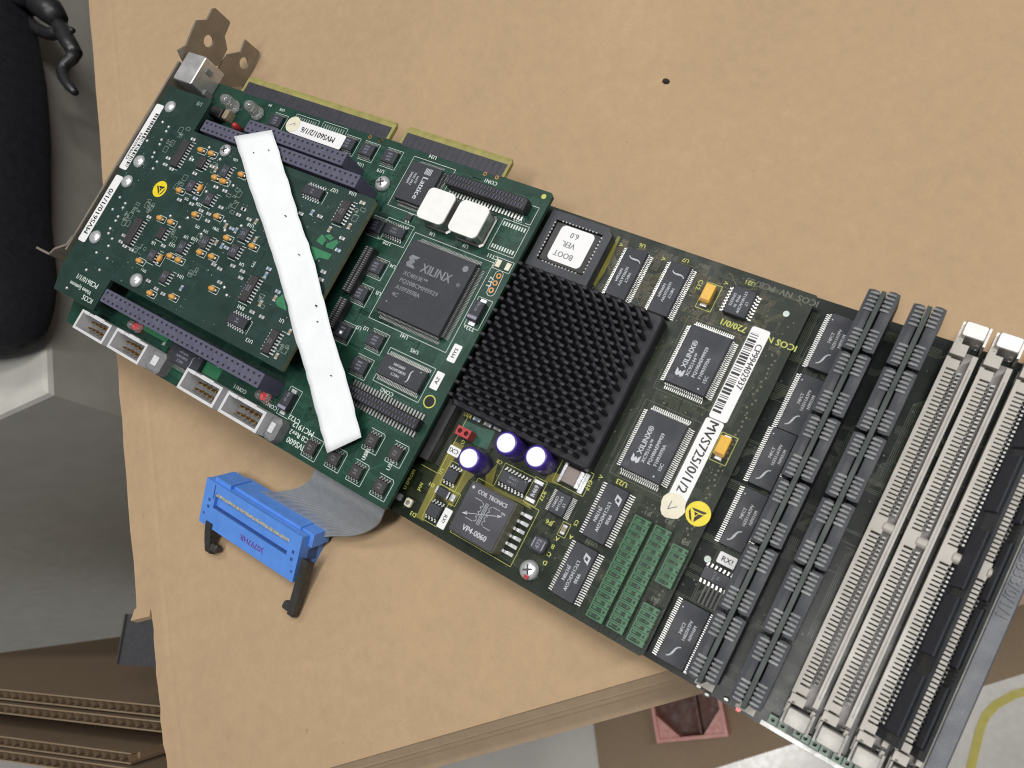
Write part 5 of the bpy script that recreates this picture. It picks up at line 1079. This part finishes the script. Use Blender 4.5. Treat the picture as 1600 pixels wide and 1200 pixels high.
# end retainer with raised lettering
m = MB(); m.chip(315.4, -56, 4.6, 126, -4.0, 4.4, 0, .6); o = obj('end_retainer', m, 'retainer_plastic', mem)
mk = MB(); mk.text('92-PCB833/0/1/1', 315.4, -50, 4.2, 4.46, -90, sx=.95); obj('lettering', mk, 'retainer_plastic', o); o2 = [c for c in o.children][0]
for v in o2.data.vertices: pass
md = o2.modifiers.new('sol', 'SOLIDIFY'); md.thickness = 0.0004; md.offset = 1
m = MB(); m.box(312.45, 313.05, -118, 6, .02, 4.9); obj('retainer_rib', m, 'retainer_line', mem)
traces(B3, 206, 310, -114, -2, 120, B3.tr, .16, .5); vias(B3, 240, 310, -114, -2, 160, B3.via, (.15, .3))
# =================================================================== memory modules
ZMT = 6.0
def module(xc, label, y_sh=0.0):
    t = thing('memory_module', label, 'memory module', (xc, 0, ZF + Z3 + 1.2), 'upright memory modules in the dark sockets')
    hgt = ZMT - Z3 - 1.2
    m = MB(); m.box(-.6, .6, -113.2, 0.6, 3.85, hgt); obj('circuit_board', m, 'module_pcb', t)
    body = shared('soj', lambda: soj_body()); ld = shared('sojl', lambda: soj_leads())
    for k in range(6):
        yc = -7.2 - k * 19.15
        for s_ in (-1, 1):
            c = link('memory_chip', body, t, (s_ * .62, yc + y_sh - (0.9 if s_ < 0 else 0), hgt - 1.4), (0, 0, 0 if s_ > 0 else math.pi))
            link('leads', ld, c)['kind'] = 'stuff'
    return t
def soj_body():
    # face looks to +X, long side along Y, top at z=0
    m = MB(); prof = [(0.55, 0), (3.2, 0)]
    L = 18.3
    def ring(x, d, z0, z1): return [(x, -L / 2 + d, z0 + d), (x, L / 2 - d, z0 + d), (x, L / 2 - d, z1 - d), (x, -L / 2 + d, z1 - d)]
    m.loft([ring(.5, .15, -10.5, -.3), ring(1.9, 0, -10.5, -.3), ring(3.4, .25, -10.5, -.3)])
    return m.mesh(['chip_black'])
def soj_leads():
    m = MB()
    for g in (-5.6, 5.6):
        for k in range(5):
            y = g + (k - 2) * 1.24
            m.box(.35, 2.3, y - .3, y + .3, -.28, .08); m.box(2.15, 2.6, y - .27, y + .27, -1.6, -.1); m.box(.2, .5, y - .3, y + .3, -1.0, .0)
    return m.mesh(['lead_soj'])
module(259.6, 'upright memory module between the small chips and the other module'); module(271.4, 'upright memory module next to the cream empty socket')
for xc, lab, tx_, tz_ in ((SX[2] + .35, 'leaning dark module standing in the third cream socket', 4.6, 7.6), (SX[3] + .3, 'leaning dark module standing beside the end retainer', 2.0, 5.6)):
    t = thing('memory_module', lab, 'memory module', (xc, 0, ZF + Z3 + 3.1), 'leaning dark modules at the right end')
    k_ = tx_ / tz_
    m = MB(); m.loft([[(-.3, -104, 0.0), (.6, -104, 0.0), (.6, -5, 0.0), (-.3, -5, 0.0)], [(tx_, -104, tz_), (tx_ + .9, -104, tz_ - .3), (tx_ + .9, -5, tz_ - .3), (tx_, -5, tz_)]]); fixn(obj('circuit_board', m, 'module_dark', t))
    for k in range(5):
        yc = -15 - k * 19.6 + (k % 2) * 1.5; m = MB(); z0, z1 = tz_ * .42, tz_ * .93
        m.loft([[(z0 * k_ - .25, yc - 8, z0), (z0 * k_ - .85, yc - 7.8, z0 + .3), (z0 * k_ - .85, yc + 7.8, z0 + .3), (z0 * k_ - .25, yc + 8, z0)], [(z1 * k_ - .25, yc - 8, z1), (z1 * k_ - .85, yc - 7.8, z1 + .3), (z1 * k_ - .85, yc + 7.8, z1 + .3), (z1 * k_ - .25, yc + 8, z1)]]); fixn(obj('memory_chip', m, 'chip_black', t))
# =================================================================== per-board silkscreen, copper and vias
for B, s1, s2, t1, t2, v1, v2 in ((C, 'silk_white', 'silk_pale', 'trace_green', 'trace_green', 'trace_green', 'via_tin'), (Dc, 'silk_white', 'silk_pale', 'trace_blue', 'trace_blue', 'silk_pale', 'plastic_shadow'), (B2, 'silk_yellow', 'silk_dim', 'trace_dark', 'trace_brown', 'chip_grey', 'trace_brown'), (B3, 'silk_dim', 'silk_dim', 'trace_dark', 'trace_dark', 'trace_grey', 'trace_grey')):
    for nm, mb, mt in (('silkscreen', B.silk, s1), ('silkscreen', B.silk2, s2), ('copper_traces', B.tr, t1), ('copper_traces', B.tr2, t2), ('vias', B.via, v1), ('vias', B.via2, v2)):
        if mb.f: obj(nm, mb, mt, B.root)['kind'] = 'stuff'
# =================================================================== paper strip
Lp = [(366, 213), (379, 255), (392, 300), (412, 356), (431, 416), (450, 480), (459, 525), (469, 551), (486, 612), (498, 660), (511, 708)]
Rp = [(425, 203), (434, 231), (455, 300), (468, 343), (482, 381), (494, 421), (506, 469), (524, 539), (537, 576), (549, 622), (564, 683)]
def resamp(pts, n):
    d = [0]
    for p, q in zip(pts, pts[1:]): d.append(d[-1] + math.hypot(q[0] - p[0], q[1] - p[1]))
    out = []
    for i in range(n):
        t = d[-1] * i / (n - 1); k = max(j for j in range(len(d)) if d[j] <= t + 1e-9); k = min(k, len(pts) - 2); f = (t - d[k]) / (d[k + 1] - d[k])
        out.append((pts[k][0] + (pts[k + 1][0] - pts[k][0]) * f, pts[k][1] + (pts[k + 1][1] - pts[k][1]) * f))
    return out
NR, NC = 44, 8
La, Ra = resamp(Lp, NR), resamp(Rp, NR)
px0, py0 = P(460, 450, 12)
pv = MB(); rr = random.Random(4); grid = []
for i in range(NR):
    t = i / (NR - 1); jl, jr = rr.uniform(-.7, .7), rr.uniform(-.9, .9)
    z = 13.3 if t < .50 else 13.3 - (t - .50) / .50 * 8.0
    z = 13.3 - 9.0 * max(0, (t - .5) / .5) ** 1.25
    row = []
    for k in range(NC):
        f = k / (NC - 1); xx = La[i][0] + jl + (Ra[i][0] + jr - La[i][0] - jl) * f; yy = La[i][1] + (Ra[i][1] - La[i][1]) * f
        zz = z + 0.35 * math.sin(t * 9 + f * 2.0) * (0.4 + t) + 0.5 * (f - .5) ** 2
        q = P(xx, yy, zz); row.append((q[0] - px0, q[1] - py0, zz))
    grid.append(row)
n0 = len(pv.v)
for dz in (0.0, -0.14):
    for row in grid: pv.v += [(a, b, c + dz) for a, b, c in row]
N = NR * NC
for i in range(NR - 1):
    for k in range(NC - 1):
        q = (i * NC + k, (i + 1) * NC + k, (i + 1) * NC + k + 1, i * NC + k + 1); pv.f += [q, tuple(reversed([v + N for v in q]))]; pv.mi += [0, 0]
ring = [k for k in range(NC)] + [i * NC + NC - 1 for i in range(1, NR)] + [(NR - 1) * NC + k for k in range(NC - 2, -1, -1)] + [i * NC for i in range(NR - 2, 0, -1)]
for p, q in zip(ring, ring[1:] + ring[:1]): pv.f.append((p, q, q + N, p + N)); pv.mi.append(0)
pt_ = thing('paper_strip', 'blank white paper strip lying diagonally across the two green boards', 'paper strip', (px0, py0, ZF))
po = fixn(obj('paper_sheet', pv, 'paper', pt_, smooth=True))
m = MB()
for X, Y in ((419, 234), (395.5, 238), (445, 336.5), (466, 397), (495, 502), (493, 477), (516.5, 586.5)):
    z = 13.3 - 9.0 * max(0, (((Y - 205) / 495) - .5) / .5) ** 1.25 + .75; q = P(X, Y, z); r = .16 + .14 * rr.random()
    m.rev(q[0] - px0, q[1] - py0, [(r, z - 1.1), (r, z + .02), (r * .5, z + .06)], 6)
obj('ink_specks', m, 'crumb', pt_)['kind'] = 'stuff'
# =================================================================== ribbon cable with blue connector
cab_ = thing('ribbon_cable', 'grey ribbon cable ending in a blue connector with black latches', 'ribbon cable', (104, -147, ZF + ZC + .2))
ox, oy, oz = 104, -147, ZC + .2
# blue connector body, tilted about the card's long axis
LC, WC, TC = 49.5, 17.6, 12.0
tilt = math.radians(24)
pA = at('h', 290, 205, -6.5); pB = at('h', 960, 610, -6.5); midx = (pA[0] + pB[0]) / 2; LC = abs(pB[0] - pA[0])
zback = -6.5
ct = math.cos(tilt); sn_ = math.sin(tilt)
yb_ = (pA[1] + pB[1]) / 2
ccx = midx; ccy = yb_ - WC / 2 * ct - TC / 2 * sn_ * 1; ccz = zback - WC / 2 * sn_ - TC / 2 * ct
rotc = (tilt, 0, math.radians(0.8)); ccx -= 0.3; ccy += 4.4
cb = MB(); a, b, c = LC / 2, WC / 2, TC / 2
cb.chip(0, 0, LC, WC, -c, c - 1.5, 0, .4)
cb.box(-a, a, -b, -b + 8.0, c - 1.5, c); cb.box(-a, a, b - 3.4, b, c - 1.5, c); cb.box(-a, -a + 5.6, -b + 8.0, b - 3.4, c - 1.5, c); cb.box(a - 5.2, a, -b + 8.0, b - 3.4, c - 1.5, c)
cb.box(a - 6, a + 1.6, b - 4.5, b + .6, -c, c - 3.8); cb.box(-a + 3.0, -a + 11, b - .2, b + 1.6, -c + 2, c - 1.2); cb.box(-a + 8, a - 4, b - .2, b + 1.0, -c, c - 3)
con = obj('connector', cb, 'connector_blue', cab_, (ccx - ox, ccy - oy, ccz - oz), rot=rotc)
m = MB(); m.cbox(0, b - 4.2, LC - 11.2, 1.5, c - 1.48, c - .4); obj('contact_strip', m, 'sticker_dull', con)
m = MB()
for x_, y_ in ((-a + 3.2, 1.5), (-a + 3.2, -1.2), (a - 2.6, 1.8), (a - 2.6, -1.0)): m.cbox(x_, y_, 1.1, 1.2, c + .01, c + .04)
for x_, y_ in ((-a + 1.6, -4.6), (a - 1.5, -5.2)): m.cyl(x_, y_, .5, c + .01, c + .04, 8)
m.cbox(-a + 4.9, 5.4, .5, 5.6, c + .01, c + .03); m.cbox(0, -.35, LC - 11.2, .25, c - 1.49, c - .2); m.box(a + .02, a + .05, -2.2, 2.6, -3.4, 1.5)
obj('slots', m, 'connector_slot', con)
mk = MB(); mk.text('30797HR', 3.0, -4.6, 3.3, c + .02, 180, sx=.95); obj('lettering', mk, 'connector_ink', con)
def lever(p0, p1, p2, w, nm='latch_lever'):
    m = MB()
    def pr_(p, ww, hh): return [(p[0] - ww, p[1], p[2] - hh), (p[0] + ww, p[1], p[2] - hh), (p[0] + ww, p[1], p[2] + hh), (p[0] - ww, p[1], p[2] + hh)]
    m.loft([pr_(p0, w, 2.0), pr_(p1, w, 2.1), pr_(((p1[0] + p2[0]) / 2, (p1[1] + p2[1]) / 2, (p1[2] + p2[2]) / 2), w * .95, 2.0), pr_(p2, w * .85, 1.6)])
    return m
def rel(x, y, z): return (x - ox, y - oy, z - oz)
for side, (X0, Y0, X1, Y1, X2, Y2) in (('l', (318, 520, 310, 600, 300, 725)), ('r', (985, 780, 930, 980, 870, 1165))):
    z0 = -14.0 if side == 'l' else -12.5
    q0, q1, q2 = at('h', X0, Y0, z0), at('h', X1, Y1, -16.5), at('h', X2, Y2, -18.0)
    m = lever(rel(*q0, z0), rel(*q1, -16.5), rel(*q2, -18.3), 1.5)
    hook = at('h', X2 + (40 if side == 'l' else -20), Y2 - 30 if side == 'l' else Y2 - 70, -17.6); h3 = rel(*hook, -17.6); m.chip(h3[0], h3[1], 3.4, 3.0, h3[2] - 1.5, h3[2] + 1.6, .1, .5)
    fixn(obj('latch_lever', m, 'latch_black', cab_))
# the ribbon
NW = 34
S0 = P(488, 728, -3.5); S1 = P(603, 798, -3.5)
y_in = -VB + 14
A_up = [(S0[0] + 0.5, y_in, -3.2), (S0[0] + .3, -VB + 3, -3.6)] + [(*P(X, Y, z), z) for X, Y, z in ((488, 742, -5.0), (476, 756, -7.5), (458, 764, -9.0), (430, 768, -10.5), (400, 768, -14.5), (372, 776, -17.0))]
B_dn = [(S1[0] - 1.0, y_in, -3.2), (S1[0] - 1.0, -VB + 3, -3.6)] + [(*P(X, Y, z), z) for X, Y, z in ((597, 806, -5.5), (589, 820, -9.0), (570, 832, -12.5), (545, 838, -14.0), (518, 838, -15), (490, 842, -16))]
def spl(pts, n):
    out = []; P_ = [Vector(p) for p in pts]; P_ = [P_[0] * 2 - P_[1]] + P_ + [P_[-1] * 2 - P_[-2]]
    for i in range(n):
        t = i / (n - 1) * (len(pts) - 1); k = min(int(t), len(pts) - 2); f = t - k; a, b, c_, d = P_[k:k + 4]
        out.append(0.5 * ((2 * b) + (c_ - a) * f + (2 * a - 5 * b + 4 * c_ - d) * f * f + (3 * b - a - 3 * c_ + d) * f ** 3))
    return out
nr = 40; Aa, Bb = spl(A_up, nr), spl(B_dn, nr); nc = NW * 4 + 1; pv = MB()
for dz in (0.0, -0.7):
    for i in range(nr):
        for k in range(nc):
            f = k / (nc - 1); p = Aa[i].lerp(Bb[i], f); ridge = 0.10 * abs(math.sin(math.pi * NW * f))
            pv.v.append((p.x - ox, p.y - oy, p.z - oz + (ridge if dz == 0 else dz)))
N = nr * nc
for i in range(nr - 1):
    for k in range(nc - 1):
        q = (i * nc + k, (i + 1) * nc + k, (i + 1) * nc + k + 1, i * nc + k + 1); pv.f += [q, tuple(reversed([v + N for v in q]))]; pv.mi += [0, 0]
for i in range(nr - 1):
    for k in (0, nc - 1): pv.f.append((i * nc + k, (i + 1) * nc + k, (i + 1) * nc + k + N, i * nc + k + N)); pv.mi.append(0)
fixn(obj('ribbon', pv, 'ribbon_grey', cab_))
